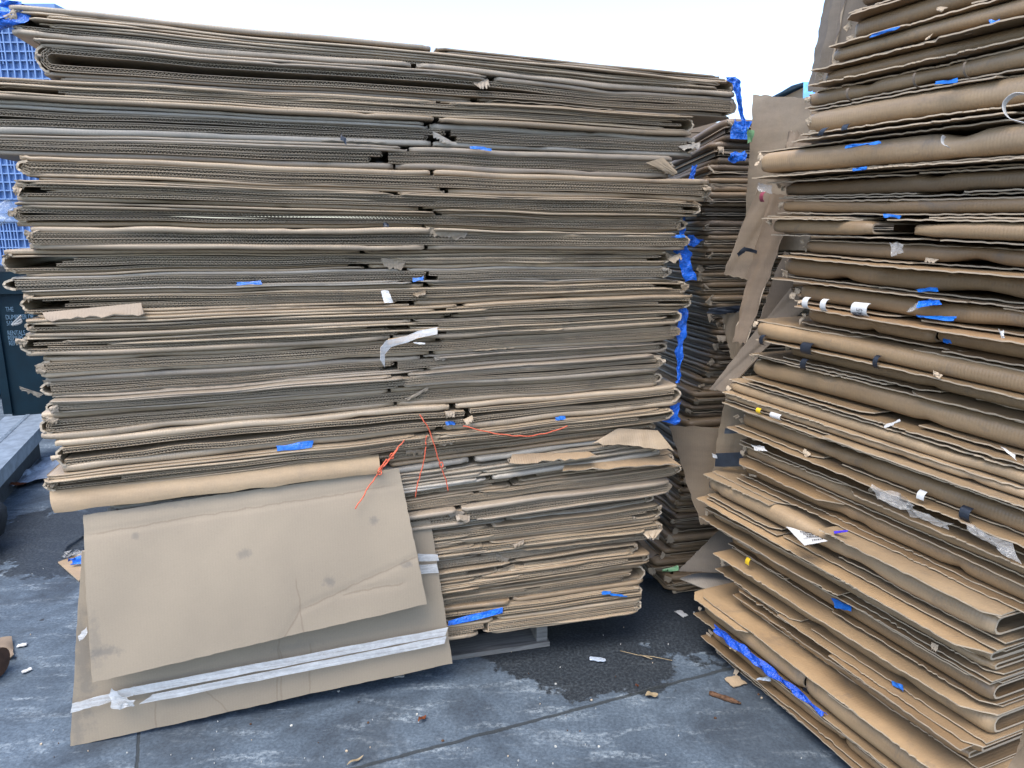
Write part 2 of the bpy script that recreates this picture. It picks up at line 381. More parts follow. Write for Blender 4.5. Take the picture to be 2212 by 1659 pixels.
def resample(path, step):
    out = [path[0]]; acc = 0.0
    for a, b in zip(path, path[1:]):
        L = math.hypot(b[0]-a[0], b[1]-a[1])
        while acc + L >= step:
            t = (step - acc)/L; a = (lerp(a[0], b[0], t), lerp(a[1], b[1], t)); out.append(a); L = math.hypot(b[0]-a[0], b[1]-a[1]); acc = 0.0
        acc += L
    return out
def normals(p):
    o = []
    for i in range(len(p)):
        a, b = p[max(i-1, 0)], p[min(i+1, len(p)-1)]; L = math.hypot(b[0]-a[0], b[1]-a[1]) or 1
        o.append((-(b[1]-a[1])/L, (b[0]-a[0])/L))
    return o
def corrugated(mb, path, t, rows, d0, depth=0.35, m=1, ml=0, seed=0):
    """the open corrugated edge of a board that follows a path in the s-z plane: liners and real fluting between them"""
    crush = N1(seed, 3.0)
    lp = resample(path, 0.018); ln = normals(lp)
    cutf = [0.0, 1.0] if rows == 1 else [0.0, 0.60, 1.0]
    for k in range(rows + 1):
        o = -t/2 + t*cutf[k]; lt = 0.0006; back = depth if k in (0, rows) else 0.06
        R = [[], [], [], []]
        G_ = []
        for (p, n) in zip(lp, ln):
            dd = d0(p[0]); a = (p[0]+n[0]*(o+lt), p[1]+n[1]*(o+lt)); b = (p[0]+n[0]*(o-lt), p[1]+n[1]*(o-lt))
            G_.append([(a[0], back, a[1]), (a[0], dd, a[1]), (b[0], dd, b[1]), (b[0], back, b[1])])
        mb.grid(G_, ml, False)
    for k in range(rows):
        st = 0.0052 if (k % 2 == 0) else 0.0040
        zp = resample(path, st); zn = normals(zp); lo, hi = -t/2 + t*cutf[k] + 0.0006, -t/2 + t*cutf[k+1] - 0.0006
        G_ = []
        for i, (p, n) in enumerate(zip(zp, zn)):
            c = 0.5 + 0.5*max(0.0, min(1.0, 1.0 + 0.9*crush(p[0] + k)))
            o = lerp((lo+hi)/2, hi if i % 2 else lo, c); w_ = 0.00042; dd = d0(p[0]) + 0.0012
            a = (p[0]+n[0]*(o+w_), p[1]+n[1]*(o+w_)); b = (p[0]+n[0]*(o-w_), p[1]+n[1]*(o-w_))
            G_.append([(a[0], dd+0.05, a[1]), (a[0], dd, a[1]), (b[0], dd, b[1]), (b[0], dd+0.05, b[1])])
        mb.grid(G_, m, False)

def flake(mb, c, w_, h_, rng, m=0, curl=0.6, out=-0.02, tilt=0.0, th=0.0009, ni=6, nj=5):
    """a torn, curling scrap of paper or board hanging at c = (s, d, z)"""
    P = []; ra = [rng.uniform(0.6, 1.1) for _ in range(ni+1)]
    for i in range(ni + 1):
        row = []
        for j in range(nj + 1):
            x = (i/ni - 0.5)*w_*(1 - 0.35*(j/nj)*rng.uniform(0.5, 1)); y = j/nj*h_*ra[i]
            row.append((c[0] + x*math.cos(tilt) - y*math.sin(tilt), c[1] + out*math.sin(curl*j/nj*2) + rng.uniform(-1, 1)*0.0025, c[2] - x*math.sin(tilt) - y*math.cos(tilt)))
        P.append(row)
    mb.slab(P, th, m)

def crumple_sheet(mb, P0, amp, rng, m=0, th=0.0006, freq=30):
    """a crumpled film over a coarse grid of points"""
    a, b, c = N1(rng.random(), freq), N1(rng.random(), freq*0.7), N1(rng.random(), freq)
    P = []
    for i, row in enumerate(P0):
        P.append([Vector(p) + Vector((a(i*0.31 + j*0.17), b(i*0.23 - j*0.29), c(j*0.37 + i*0.11)))*amp for j, p in enumerate(row)])
    mb.slab(P, th, m)
def bil(q, ni, nj):
    """bilinear grid over four corners TL, TR, BR, BL"""
    a, b, c, d = [Vector(x) for x in q]
    return [[(a.lerp(b, i/ni)).lerp(d.lerp(c, i/ni), j/nj) for j in range(nj + 1)] for i in range(ni + 1)]

ORD = ['zeroth', 'first', 'second', 'third', 'fourth', 'fifth', 'sixth', 'seventh', 'eighth', 'ninth', 'tenth', 'eleventh', 'twelfth', 'thirteenth',
       'fourteenth', 'fifteenth', 'sixteenth', 'seventeenth', 'eighteenth', 'nineteenth', 'twentieth', 'twenty-first', 'twenty-second', 'twenty-third',
       'twenty-fourth', 'twenty-fifth', 'twenty-sixth', 'twenty-seventh', 'twenty-eighth', 'twenty-ninth', 'thirtieth', 'thirty-first', 'thirty-second',
       'thirty-third', 'thirty-fourth', 'thirty-fifth', 'thirty-sixth']

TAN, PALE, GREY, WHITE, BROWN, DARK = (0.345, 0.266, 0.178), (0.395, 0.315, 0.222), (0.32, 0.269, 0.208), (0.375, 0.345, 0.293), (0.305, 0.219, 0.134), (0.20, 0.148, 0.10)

# ------------------------------------------------------------------ the wide front stack
FL = Frame(0.487 - 1.9*0.9686, 2.48 - 1.9*0.2487, 75.6)
# left end x, top, bottom; right end x, top, bottom; build; colour; look for the label
LROWS = [
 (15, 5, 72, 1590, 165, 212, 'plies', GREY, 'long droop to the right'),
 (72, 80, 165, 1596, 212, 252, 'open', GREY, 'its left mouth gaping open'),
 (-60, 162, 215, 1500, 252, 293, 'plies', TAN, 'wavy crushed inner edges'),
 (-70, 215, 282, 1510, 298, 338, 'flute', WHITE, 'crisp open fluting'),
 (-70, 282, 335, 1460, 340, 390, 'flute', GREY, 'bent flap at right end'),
 (35, 335, 385, 1535, 392, 437, 'flute', TAN, 'poking out to the right'),
 (30, 385, 437, 1511, 437, 468, 'plies', TAN, 'folded loop inside'),
 (22, 437, 487, 1486, 468, 502, 'flute', TAN, 'crumpled left end'),
 (60, 487, 542, 1488, 502, 540, 'flute', PALE, 'torn scraps at its middle'),
 (-2, 542, 598, 1453, 540, 575, 'plies', TAN, 'reaching the frame edge'),
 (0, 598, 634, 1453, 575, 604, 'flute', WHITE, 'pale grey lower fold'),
 (40, 634, 690, 1491, 604, 635, 'plies', TAN, 'blue tape above it'),
 (55, 690, 722, 1493, 635, 666, 'plies', TAN, 'clear tape at its slot'),
 (45, 722, 772, 1471, 666, 701, 'plies', PALE, 'thin pressed layers'),
 (80, 772, 818, 1471, 701, 737, 'flute', PALE, 'crushed left end'),
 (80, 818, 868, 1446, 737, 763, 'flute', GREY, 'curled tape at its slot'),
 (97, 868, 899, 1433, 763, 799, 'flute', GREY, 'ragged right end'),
 (80, 899, 952, 1435, 799, 831, 'flute', PALE, 'torn lower left fold'),
 (120, 952, 1022, 1471, 831, 877, 'flute', PALE, 'clean wide fluting'),
 (95, 1022, 1068, 1453, 877, 908, 'plies', TAN, 'blue tape at left'),
 (110, 1060, 1107, 1418, 908, 933, 'plies', BROWN, 'its tan flap folded down'),
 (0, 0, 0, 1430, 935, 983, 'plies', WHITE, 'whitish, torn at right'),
 (0, 0, 0, 1462, 985, 1005, 'plies', TAN, 'thin and ragged'),
 (0, 0, 0, 1475, 1005, 1030, 'flute', TAN, 'black film caught at right'),
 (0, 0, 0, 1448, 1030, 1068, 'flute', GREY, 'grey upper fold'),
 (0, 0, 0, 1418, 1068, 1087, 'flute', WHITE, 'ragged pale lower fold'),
 (0, 0, 0, 1431, 1087, 1122, 'plies', TAN, 'smooth tan upper fold'),
 (0, 0, 0, 1431, 1122, 1148, 'plies', TAN, 'torn tongue at right'),
 (0, 0, 0, 1425, 1148, 1170, 'flute', GREY, 'dark fluted edge'),
 (0, 0, 0, 1380, 1170, 1190, 'plies', TAN, 'short right end'),
 (0, 0, 0, 1403, 1190, 1217, 'plies', BROWN, 'rounded right end'),
 (0, 0, 0, 1396, 1217, 1262, 'plies', BROWN, 'broad brown upper fold'),
 (0, 0, 0, 1388, 1262, 1288, 'plies', TAN, 'blue scrap at right'),
 (0, 0, 0, 1385, 1288, 1322, 'flute', TAN, 'resting on the pallet'),
]
NL = len(LROWS); SW = 1.9
zRr, sR, zLr, sL = [], [], [], []
for i, r in enumerate(LROWS):
    a = FL.hit(r[3], r[4]); b = FL.hit(r[3], r[5]); zRr.append((a[1], b[1])); sR.append(0.5*(a[0]+b[0]))
    if i < 21:
        a = FL.hit(r[0], r[1]); b = FL.hit(r[0], r[2]); zLr.append((a[1], b[1])); sL.append(0.5*(a[0]+b[0]))
zR = [zRr[0][0]] + [0.5*(zRr[i][1] + zRr[i+1][0]) for i in range(NL-1)] + [zRr[-1][1]]
zLk = [zLr[0][0]] + [0.5*(zLr[i][1] + zLr[i+1][0]) for i in range(20)] + [zLr[20][1]]
rb = random.Random(5)
for i in range(21, NL): sL.append(0.10 + rb.uniform(-0.02, 0.06))
bot = zR[-1] + 0.005
for i in range(22, NL+1): zLk.append(bot + (zLk[21] - bot)*(zR[i] - zR[-1])/(zR[21] - zR[-1]))
WAV = [N1(100+i, 1.6) for i in range(NL+1)]
def zb(i, s):     # the boundary under box i-1 and over box i
    sl = sL[min(i, NL-1)]; sr = sR[min(i, NL-1)]
    return lerp(zLk[i], zR[i], (s - sl)/(sr - sl)) + ((0.0055*WAV[i](s) + 0.0030*WAV[i](s*3.7 + 11)) if 0 < i < NL else 0)

rng = random.Random(11)
def scale(c, lo, hi): k = rng.uniform(lo, hi); return tuple(min(1, q*k) for q in c)
LBOX = []
for i, (xl, _, _, xr, _, _, style, colr, look) in enumerate(LROWS):
    s0, s1 = sL[i], sR[i]; sc = 0.5*(s0 + s1); zbase = min(zb(i+1, s0), zb(i+1, s1))
    root = empty('flattened_box', FL.at(sc, 0, zbase), FL.rz)
    where = f'{ORD[i+1]} flattened box from the top of the wide front stack, '
    if i == NL-1: where = 'bottom flattened box of the wide front stack, '
    if i == 0: where = 'topmost flattened box of the wide front stack, '
    tag(root, where + look, 'flattened box', 'flattened boxes in the wide front stack')
    j = rng.uniform
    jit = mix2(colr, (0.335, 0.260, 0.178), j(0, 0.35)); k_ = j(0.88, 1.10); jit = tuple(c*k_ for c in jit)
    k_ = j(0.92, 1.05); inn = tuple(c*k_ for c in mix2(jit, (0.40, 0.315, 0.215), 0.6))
    top = lambda s, i=i: zb(i, s + sc) - zbase
    low = lambda s, i=i: zb(i+1, s + sc) - zbase
    a, b = s0 - sc, s1 - sc
    off = j(-0.016, 0.018)
    if style == 'flute': f1, f2 = j(0.20, 0.28), j(0.22, 0.30)
    elif style == 'open': f1, f2 = 0.20, 0.24
    else: f1, f2 = j(0.16, 0.24), j(0.18, 0.28)
    if i == 20: f2 = 0.52
    slot = lerp(a, b, 0.55 + j(-0.05, 0.05)) if i < 21 else lerp(a, b, 0.66 + j(-0.08, 0.04))
    gap = j(0.006, 0.026)
    T = lambda s: top(s) - low(s)
    for (nm, fa, fb) in (('upper_fold', 0.0, f1), ('lower_fold', 1 - f2, 1.0)):
        zc = lambda s, fa=fa, fb=fb: top(s) - T(s)*(fa + fb)/2
        hf = lambda s, fa=fa, fb=fb: T(s)*(fb - fa)*0.97
        mb = MB(); sg = slot + j(-0.05, 0.05); do = off + j(-0.010, 0.010)
        tl = j(-0.012, 0.012)
        do2 = do + j(-0.004, 0.008)
        for (x0, x1, dq) in ((a + j(0, 0.02), sg - gap/2, lambda s: do + tl*(s-a)), (sg + gap/2, b - j(0, 0.02), lambda s: do2 + tl*0.4)):
            if j(0, 1) < 0.42:
                hq = lambda s: hf(s)*0.47; e1, e2 = j(-0.008, 0.006), j(-0.008, 0.006)
                bar(mb, x0, x1 - j(0, 0.05), lambda s: zc(s) + hf(s)*0.25, hq, lambda s: dq(s) + e1, seed=i*10+int(fa*9), m=0, rough=1.2)
                bar(mb, x0 + j(0, 0.04), x1, lambda s: zc(s) - hf(s)*0.25, hq, lambda s: dq(s) + e2, seed=i*10+3+int(fa*9), m=0, rough=1.2)
            else: bar(mb, x0, x1, zc, hf, dq, seed=i*10+int(fa*9), m=0)
        mb.build(nm, [CARD, EDGE], root, color=scale(jit, 0.82, 1.12))
    # what lies between the two folds
    mb = MB(); mt = lambda s: top(s) - T(s)*f1; ml = lambda s: low(s) + T(s)*f2
    Hm = (mt(0) - ml(0))
    if style in ('flute', 'open'):
        t = min(0.0145, Hm*0.46); rows_ = 2 if t > 0.0075 else 1
        n1, n2 = N1(i*7+1, 4), N1(i*7+2, 5)
        ea, eb = a + j(0.004, 0.03), b - j(0.004, 0.03)
        N = 90; pieces = [(ea, eb)]
        if style == 'flute' and j(0, 1) < 0.6: g_ = j(0.002, 0.009); sg2 = slot + j(-0.06, 0.06); pieces = [(ea, sg2 - g_ + Hm*0.3), (sg2 + g_ - Hm*0.3, eb)]
        for pi, (ea, eb) in enumerate(pieces):
            up, dn = [], []; t = t*(1.0 if pi == 0 else j(0.82, 1.0))
            for q in range(N + 1):
                s = lerp(ea + Hm*0.3, eb - Hm*0.3, q/N); slack = max(0, mt(s) - ml(s) - 2*t)
                opn = 1.0 if style == 'open' and s < slot else 0.0
                dip = slack*0.5*max(0, n1(s + pi*5))*(1 - opn)
                up.append((s, mt(s) - t/2 - dip*0.8)); dn.append((s, ml(s) + t/2 + slack*0.45*max(0, n2(s + pi*3))*(1 - opn)))
            zm = 0.5*(up[-1][1] + dn[-1][1]); r_ = 0.5*(up[-1][1] - dn[-1][1])
            arcR = [(up[-1][0] + r_*1.1*math.sin(p) + 0.003*n1(p*9), zm + r_*math.cos(p)) for p in (0.5, 1.0, 1.57, 2.1, 2.6)]
            zm = 0.5*(up[0][1] + dn[0][1]); r_ = 0.5*(up[0][1] - dn[0][1])
            arcL = [(up[0][0] - r_*1.1*math.sin(p) - 0.003*n2(p*9), zm - r_*math.cos(p)) for p in (0.5, 1.0, 1.57, 2.1, 2.6)]
            path = up + arcR + dn[::-1] + arcL + [up[0]] if len(pieces) == 1 else (arcL[2:] + up + arcR[:2] if pi else up)
            dofs = off - 0.001 + pi*j(-0.004, 0.005); nd = N1(i*7+3+pi, 3)
            if len(pieces) == 1: corrugated(mb, path, t, rows_, lambda s: dofs + 0.004*nd(s), m=1, ml=0, seed=i)
            else:
                corrugated(mb, up, t, rows_, lambda s: dofs + 0.004*nd(s), m=1, ml=0, seed=i)
                cut = int(len(dn)*j(-0.02, 0.05)); cut = max(0, cut); corrugated(mb, dn[cut:] if pi else dn[:len(dn) - cut], t, rows_, lambda s: dofs + 0.002 + 0.004*nd(s + 4), m=1, ml=0, seed=i+3)
        nm = 'inner_sleeve'
    else:
        n = max(2, min(6, int(Hm/0.0058))); lens = [N1(i*31+q, 3.2) for q in range(n + 1)]
        def lvl(k, s):   # boundary k of n between the two folds, wandering so that voids open and close
            f = k/n + (0.42/n*lens[k](s) if 0 < k < n else 0)
            return lerp(mt(s), ml(s), f)
        for q in range(n):
            th_ = min(0.0085, Hm/n*0.92)
            side = rng.choice((-1, 1))
            zf = lambda s, q=q, side=side, th_=th_: (lvl(q, s) - th_*0.55 if side > 0 else lvl(q + 1, s) + th_*0.55) 
            outer = q in (0, n-1)
            sa = a + (j(0.004, 0.02) if outer else j(0.03, 0.22)); sb_ = b - (j(0.004, 0.02) if outer else j(0.03, 0.14))
            cuts = [(sa, sb_)] if j(0, 1) < 0.4 else [(sa, slot + j(-0.12, 0.12)), (slot + j(-0.10, 0.14), sb_)]
            dd = off + j(-0.010, 0.008); nd = N1(i*41+q, 2.5)
            for (ca, cb) in cuts:
                if cb - ca < 0.1: continue
                if j(0, 1) < 0.6 and th_ > 0.004:
                    pth = [(lerp(ca, cb, u/60), zf(lerp(ca, cb, u/60))) for u in range(61)]
                    corrugated(mb, pth, th_, 2 if th_ > 0.0075 else 1, lambda s, dd=dd, nd=nd: dd + 0.004*nd(s), m=1, ml=0, seed=i+q)
                else:
                    bar(mb, ca, cb, zf, lambda s, th_=th_: th_, lambda s, dd=dd, nd=nd: dd + 0.004*nd(s), D=0.45, back=0.45, m=0, seed=i*31+q, rough=1.2, step=0.03)
        nm = 'inner_layers'
    # the board that closes the bundle at the back of its mouth
    for e_, sg_ in ((a, 1), (b, -1)):   # the wall turning round at the end of the bundle
        za, zb_ = mt(e_) + 0.002, ml(e_) - 0.002; r_ = 0.5*(za - zb_); nz = N1(i*9 + sg_, 55); P = []
        for q in range(13):
            p = math.pi*q/12; P.append([(e_ + sg_*(0.030 + 0.004*nz(q*0.11) - 0.026*math.sin(p)), off + 0.003 + 0.005*abs(nz(q*0.2 + 3)) + y, 0.5*(za + zb_) + r_*math.cos(p)*(1 + 0.05*nz(q*0.4))) for y in (0.0, 0.03, 0.2, 0.88)])
        mb.slab(P, min(0.006, r_*0.5), 0, 1)
    mb.box((a + 0.06, 0.46, low(a) + 0.004 if low(a) < low(b) else low(b) + 0.004), (b - 0.06, 0.47, min(top(a), top(b)) - 0.004), 0)
    mb.build(nm, [CARD, EDGE], root, color=inn)
    # torn scraps round the slot and at the ends
    for q in range(rng.choice((0, 0, 1, 2))):
        mb = MB(); sp = (slot + j(-0.05, 0.12)) if j(0, 1) < 0.75 else rng.choice((a + 0.02, b - 0.02))
        for z_ in range(1):
            flake(mb, (sp + j(-0.05, 0.05), off - 0.004, low(sp) + T(sp)*j(0.45, 1.0)), j(0.03, 0.10), j(0.010, 0.030), rng, 0, j(0.3, 1.1), j(-0.02, 0.004), j(-0.5, 0.5), ni=10, nj=6)
        mb.build('torn_scrap', [CARD], root, color=scale(jit, 0.75, 0.95))
    for q in range(rng.choice((1, 2, 2, 3))):      # crushed bits at the ends
        e_, sg_ = rng.choice(((a, 1), (a, 1), (b, -1))); mb = MB()
        flake(mb, (e_ + sg_*j(0.004, 0.03), off + j(-0.004, 0.008), low(e_) + T(e_)*j(0.45, 0.95)), j(0.012, 0.035), j(0.010, 0.022), rng, 0, j(0.6, 1.6), j(-0.012, 0.008), j(-0.6, 0.6), th=0.002, ni=8, nj=6)
        mb.build('crushed_corner', [CARD], root, color=scale(jit, 0.75, 0.95))
    if j(0, 1) < 0.45:      # a ragged lip of torn liner along part of the lower fold
        mb = MB(); x0 = lerp(a, b, j(0.05, 0.75)); x1 = min(b - 0.02, x0 + j(0.12, 0.5))
        zl_ = lambda s: low(s) + T(s)*f2*j(0.96, 1.0) if False else low(s) + T(s)*f2*0.98
        ply(mb, x0, x1, zl_, lambda s: off - 0.007, th=0.0012, D=0.12, seed=i*53, rag=0.007, curl=j(0.003, 0.012), cut0=0.02, cut1=0.02)
        mb.build('torn_lip', [CARD, EDGE], root, color=scale(jit, 0.9, 1.1))
    LBOX.append((root, sc, zbase, a, b, top, low, jit))

def on_left(name, mb, mats, label, cat, group=None, parent=None, color=None):
    o = mb.build(name, mats, None, FL.o, FL.rz, color); return tag(o, label, cat, group)
def part_left(i, name, mb, mats, color=None, label=None):
    """a part given in the stack's own coordinates, handed to box i"""
    root, sc, zbase = LBOX[i][0], LBOX[i][1], LBOX[i][2]
    mb.v = [(x - sc, y, z - zbase) for (x, y, z) in mb.v]
    o = mb.build(name, mats, root, color=color or LBOX[i][7])
    if label: o['label'] = label
    return o

# big flaps, tongues and tapes that belong to single boxes
def pxl(u, v, d): return FL.px(u, v, d)
mb = MB(); P = bil((pxl(108, 1062, -0.004), pxl(818, 982, -0.004), pxl(822, 1022, -0.040), pxl(118, 1107, -0.045)), 40, 6)
nn = N1(77, 3)
for i, row in enumerate(P):
    for j, p in enumerate(row): p.y -= 0.012*math.sin(j/6*math.pi) ; p.z += 0.003*nn(i/8)*j/6
mb.slab(P, 0.006, 0, 1); part_left(20, 'hanging_flap', mb, [CARDZ, EDGE], color=(0.30, 0.222, 0.135), label='smooth tan flap folded down')
for (bi, q, c) in ((21, ((1335, 925, -0.005), (1420, 930, -0.01), (1456, 972, -0.05), (1280, 957, -0.02)), TAN), (22, ((1106, 982, -0.004), (1270, 975, -0.004), (1290, 988, -0.04), (1100, 1003, -0.03)), BROWN),
                   (23, ((1220, 1005, 0.0), (1440, 985, 0.0), (1470, 1003, -0.05), (1215, 1017, -0.03)), BROWN),
                   (27, ((1383, 1148, -0.002), (1432, 1142, -0.004), (1415, 1163, -0.03), (1400, 1162, -0.03)), PALE), (11, ((92, 676, -0.004), (305, 655, -0.004), (312, 680, -0.03), (100, 692, -0.02)), DARK),
                   (4, ((1395, 352, -0.002), (1432, 340, -0.004), (1462, 372, -0.006), (1455, 378, -0.006)), TAN)):
    mb = MB(); P = bil([pxl(*k) for k in q], 16, 4); nr = N1(bi*3+1, 2.4); nq = N1(bi*3+2, 9)
    for i, row in enumerate(P):
        for j, p in enumerate(row): p.z += 0.004*nq(i*0.13)*(j/4)**2 + (0.004*nq(i*0.31+5) if j == 4 else 0); p.y += 0.004*nr(i/4)*j/4
    mb.slab(P, 0.0045, 0, 1); part_left(bi, 'torn_tongue', mb, [CARD, EDGE], color=c)

def tape_patch(u0, v0, u1, v1, hpx, d, mat, name='tape_strip', bi=None, amp=0.003, n=8):
    mb = MB(); P = bil((pxl(u0, v0, d), pxl(u1, v1, d), pxl(u1, v1 + hpx, d - 0.006), pxl(u0, v0 + hpx, d - 0.006)), n, 3)
    crumple_sheet(mb, P, amp, rng, 0, 0.0008, 3); part_left(bi, name, mb, [mat]); return mb
tape_patch(510, 609, 565, 607, 8, -0.012, BLUETAPE, bi=11)
tape_patch(893, 600, 915, 596, 9, -0.012, BLUETAPE, bi=10)
tape_patch(598, 963, 676, 953, 13, -0.012, BLUETAPE, bi=19)
tape_patch(963, 910, 983, 912, 7, -0.012, BLUETAPE, bi=19)
tape_patch(1199, 901, 1222, 899, 8, -0.012, BLUETAPE, bi=19)
tape_patch(968, 1340, 1085, 1312, 12, -0.010, BLUEFILM, bi=33)
tape_patch(1300, 1278, 1320, 1276, 7, -0.012, BLUETAPE, bi=32)
tape_patch(1318, 1282, 1355, 1287, 3, -0.012, BLUETAPE, bi=32)
tape_patch(828, 481, 838, 482, 11, -0.014, BLACKTAPE, bi=7)
tape_patch(736, 288, 748, 300, 12, -0.016, BLACKTAPE, bi=4)
tape_patch(1015, 316, 1060, 320, 6, -0.006, BLUETAPE, bi=4)
tape_patch(1450, 506, 1480, 507, 6, -0.010, BLUETAPE, bi=8)
tape_patch(893, 739, 917, 742, 3, -0.03, WHITETAPE, bi=13)
mb = MB(); crumple_sheet(mb, bil((pxl(822, 630, -0.012), pxl(838, 628, -0.02), pxl(849, 652, -0.03), pxl(832, 655, -0.03)), 4, 5), 0.003, rng, 0, 0.0006, 3); part_left(12, 'clear_tape', mb, [CLEARTAPE])
mb = MB(); pts = [(903, 722), (880, 732), (855, 738), (835, 742), (822, 758), (822, 785)]
P = [[pxl(u, v - 7, -0.02 - 0.012*k), pxl(u + (9 if k > 3 else 0), v + 8, -0.03 - 0.008*k)] for k, (u, v) in enumerate([(945, 714)] + pts)]
mb.slab(P, 0.001, 0); part_left(15, 'curled_tape', mb, [CLEARTAPE])
mb = MB(); P = [[pxl(u, v - 6, -0.022), pxl(u, v + 6, -0.026)] for (u, v) in ((838, 738), (870, 733), (905, 725), (945, 715))]
mb.slab(P, 0.0012, 0); part_left(14, 'brown_tape', mb, [simple('brown packing tape', (0.42, 0.27, 0.12), 0.3, 0.5)])

# blue film hanging at the stack's right edge and at its top corners
def film(pts, wpx, d, label, amp=0.008, mat=BLUEFILM, name='blue_film', cat='plastic film', group=None):
    mb = MB(); P = []
    n = len(pts)*5
    for k in range(n + 1):
        t = k/n*(len(pts)-1); i = min(int(t), len(pts)-2); f = t - i
        u, v = lerp(pts[i][0], pts[i+1][0], f), lerp(pts[i][1], pts[i+1][1], f); ww = lerp(wpx[i], wpx[i+1], f); dd = lerp(d[i], d[i+1], f)
        P.append([pxl(u - ww/2 + ww*q/4, v, dd + 0.006*math.sin(k*1.3 + q*2.1)) for q in range(5)])
    crumple_sheet(mb, P, amp, rng, 0, 0.0008, 1.7); return on_left(name, mb, [mat], label, cat, group)
film([(1478, 470), (1472, 505), (1474, 545), (1485, 580), (1490, 605)], [6, 14, 34, 26, 28], [0.05, 0.03, 0.03, 0.03, 0.04], 'blue film bunched beside the tenth and eleventh boxes of the wide front stack')
film([(1474, 668), (1473, 705), (1466, 760), (1466, 800), (1464, 828)], [22, 24, 12, 6, 14], [0.03, 0.03, 0.03, 0.03, 0.04], 'long narrow blue film strip hanging down the right edge of the wide front stack')
film([(1463, 868), (1455, 895), (1446, 914)], [18, 22, 36], [0.03, 0.02, 0.03], 'lowest flat blue film tag at the right edge of the wide front stack')
film([(1578, 166), (1590, 180), (1598, 215), (1604, 250), (1611, 282)], [26, 20, 10, 8, 12], [-0.004, -0.01, -0.008, 0.0, 0.0], 'twisted blue film draped over the top right corner of the wide front stack', 0.004)
film([(1500, 357), (1497, 378), (1492, 392)], [8, 12, 9], [0.02, 0.02, 0.02], 'short blue film tab beside the bent flap, below the top of the stack', 0.003)
film([(20, 2), (35, 20), (18, 48), (6, 66)], [50, 60, 90, 40], [0.02, 0.02, 0.01, 0.03], 'crumpled sky-blue film at the top left corner of the wide front stack', 0.014)
film([(14, 436), (10, 462), (18, 488)], [30, 48, 30], [0.01, 0.0, 0.01], 'crumpled clear film poking out left of the wide front stack', 0.012, CLEARFILM, 'clear_film')

# ------------------------------------------------------------------ the two loose panels hanging down the front
def crease_d(p, lines, w_=0.006, amp=0.0022):
    o = 0.0
    for (a, b) in lines:
        ax, az, bx, bz = a[0], a[1], b[0], b[1]; L = math.hypot(bx-ax, bz-az)
        t = max(0, min(1, ((p[0]-ax)*(bx-ax) + (p[2]-az)*(bz-az))/(L*L)))
        q = math.hypot(p[0]-ax-t*(bx-ax), p[2]-az-t*(bz-az)); o += amp*math.exp(-(q/w_)**2)
    return o
def stained_mat(name, spots, lines=()):
    t = NT(name); oi = t.n('ShaderNodeObjectInfo'); tc = t.n('ShaderNodeTexCoord'); v = tc.outputs['Object']
    c = oi.outputs['Color']
    c = t.mix(t.ramp(t.noise(v, 3, 5, 0.6), [(0.3, G(0)), (0.7, G(0.6))]), c, (0.80, 0.80, 0.82, 1), 'MULTIPLY')
    fib = t.noise(t.coords((14, 14, 60)), 14, 5, 0.7)
    c = t.mix(t.ramp(fib, [(0.35, G(0.35)), (0.62, G(0))]), c, (0.72, 0.70, 0.66, 1), 'MULTIPLY')
    wv = t.n('ShaderNodeTexWave'); wv.bands_direction = 'X'; wv.inputs['Scale'].default_value = 37; wv.inputs['Distortion'].default_value = 0.6; t.l(v, wv.inputs['Vector'])
    c = t.mix(t.math('MULTIPLY', wv.outputs[1], 0.05), c, (0.6, 0.6, 0.6, 1), 'MULTIPLY')
    sep = t.n('ShaderNodeSeparateXYZ'); t.l(v, sep.inputs[0])
    rag = t.math('MULTIPLY', t.math('SUBTRACT', t.noise(v, 34, 7, 0.7), 0.5), 2.6)
    for (x, z, rx, rz_, k) in spots:
        dx = t.math('DIVIDE', t.math('SUBTRACT', sep.outputs[0], x), rx); dz = t.math('DIVIDE', t.math('SUBTRACT', sep.outputs[2], z), rz_)
        d = t.math('ADD', t.math('SQRT', t.math('ADD', t.math('MULTIPLY', dx, dx), t.math('MULTIPLY', dz, dz))), rag)
        c = t.mix(t.math('MULTIPLY', t.ramp(d, [(0.3, G(1)), (1.15, G(0))]), k*0.75), c, (0.11, 0.105, 0.10, 1))
    wob = t.math('MULTIPLY', t.math('SUBTRACT', t.noise(v, 18, 4), 0.5), 0.022)
    for (x0, z0, x1, z1) in lines:
        L = math.hypot(x1-x0, z1-z0); ux, uz = (x1-x0)/L, (z1-z0)/L
        al = t.math('ADD', t.math('MULTIPLY', t.math('SUBTRACT', sep.outputs[0], x0), ux), t.math('MULTIPLY', t.math('SUBTRACT', sep.outputs[2], z0), uz))
        pe = t.math('ABSOLUTE', t.math('ADD', wob, t.math('SUBTRACT', t.math('MULTIPLY', t.math('SUBTRACT', sep.outputs[2], z0), ux), t.math('MULTIPLY', t.math('SUBTRACT', sep.outputs[0], x0), uz))))
        m_ = t.math('MULTIPLY', t.ramp(t.math('DIVIDE', pe, 0.004), [(0.2, G(1)), (1.0, G(0))]), t.ramp(t.math('ABSOLUTE', t.math('SUBTRACT', t.math('DIVIDE', al, L), 0.5)), [(0.44, G(1)), (0.5, G(0))]))
        c = t.mix(t.math('MULTIPLY', m_, 0.30), c, (0.14, 0.095, 0.06, 1))
    t.put('Base Color', c); t.put('Roughness', 0.72); t.put('Specular IOR Level', 0.25)
    t.put('Normal', t.bump(fib, 0.18, 0.001, t.bump(wv.outputs[1], 0.06, 0.001))); return t.mat
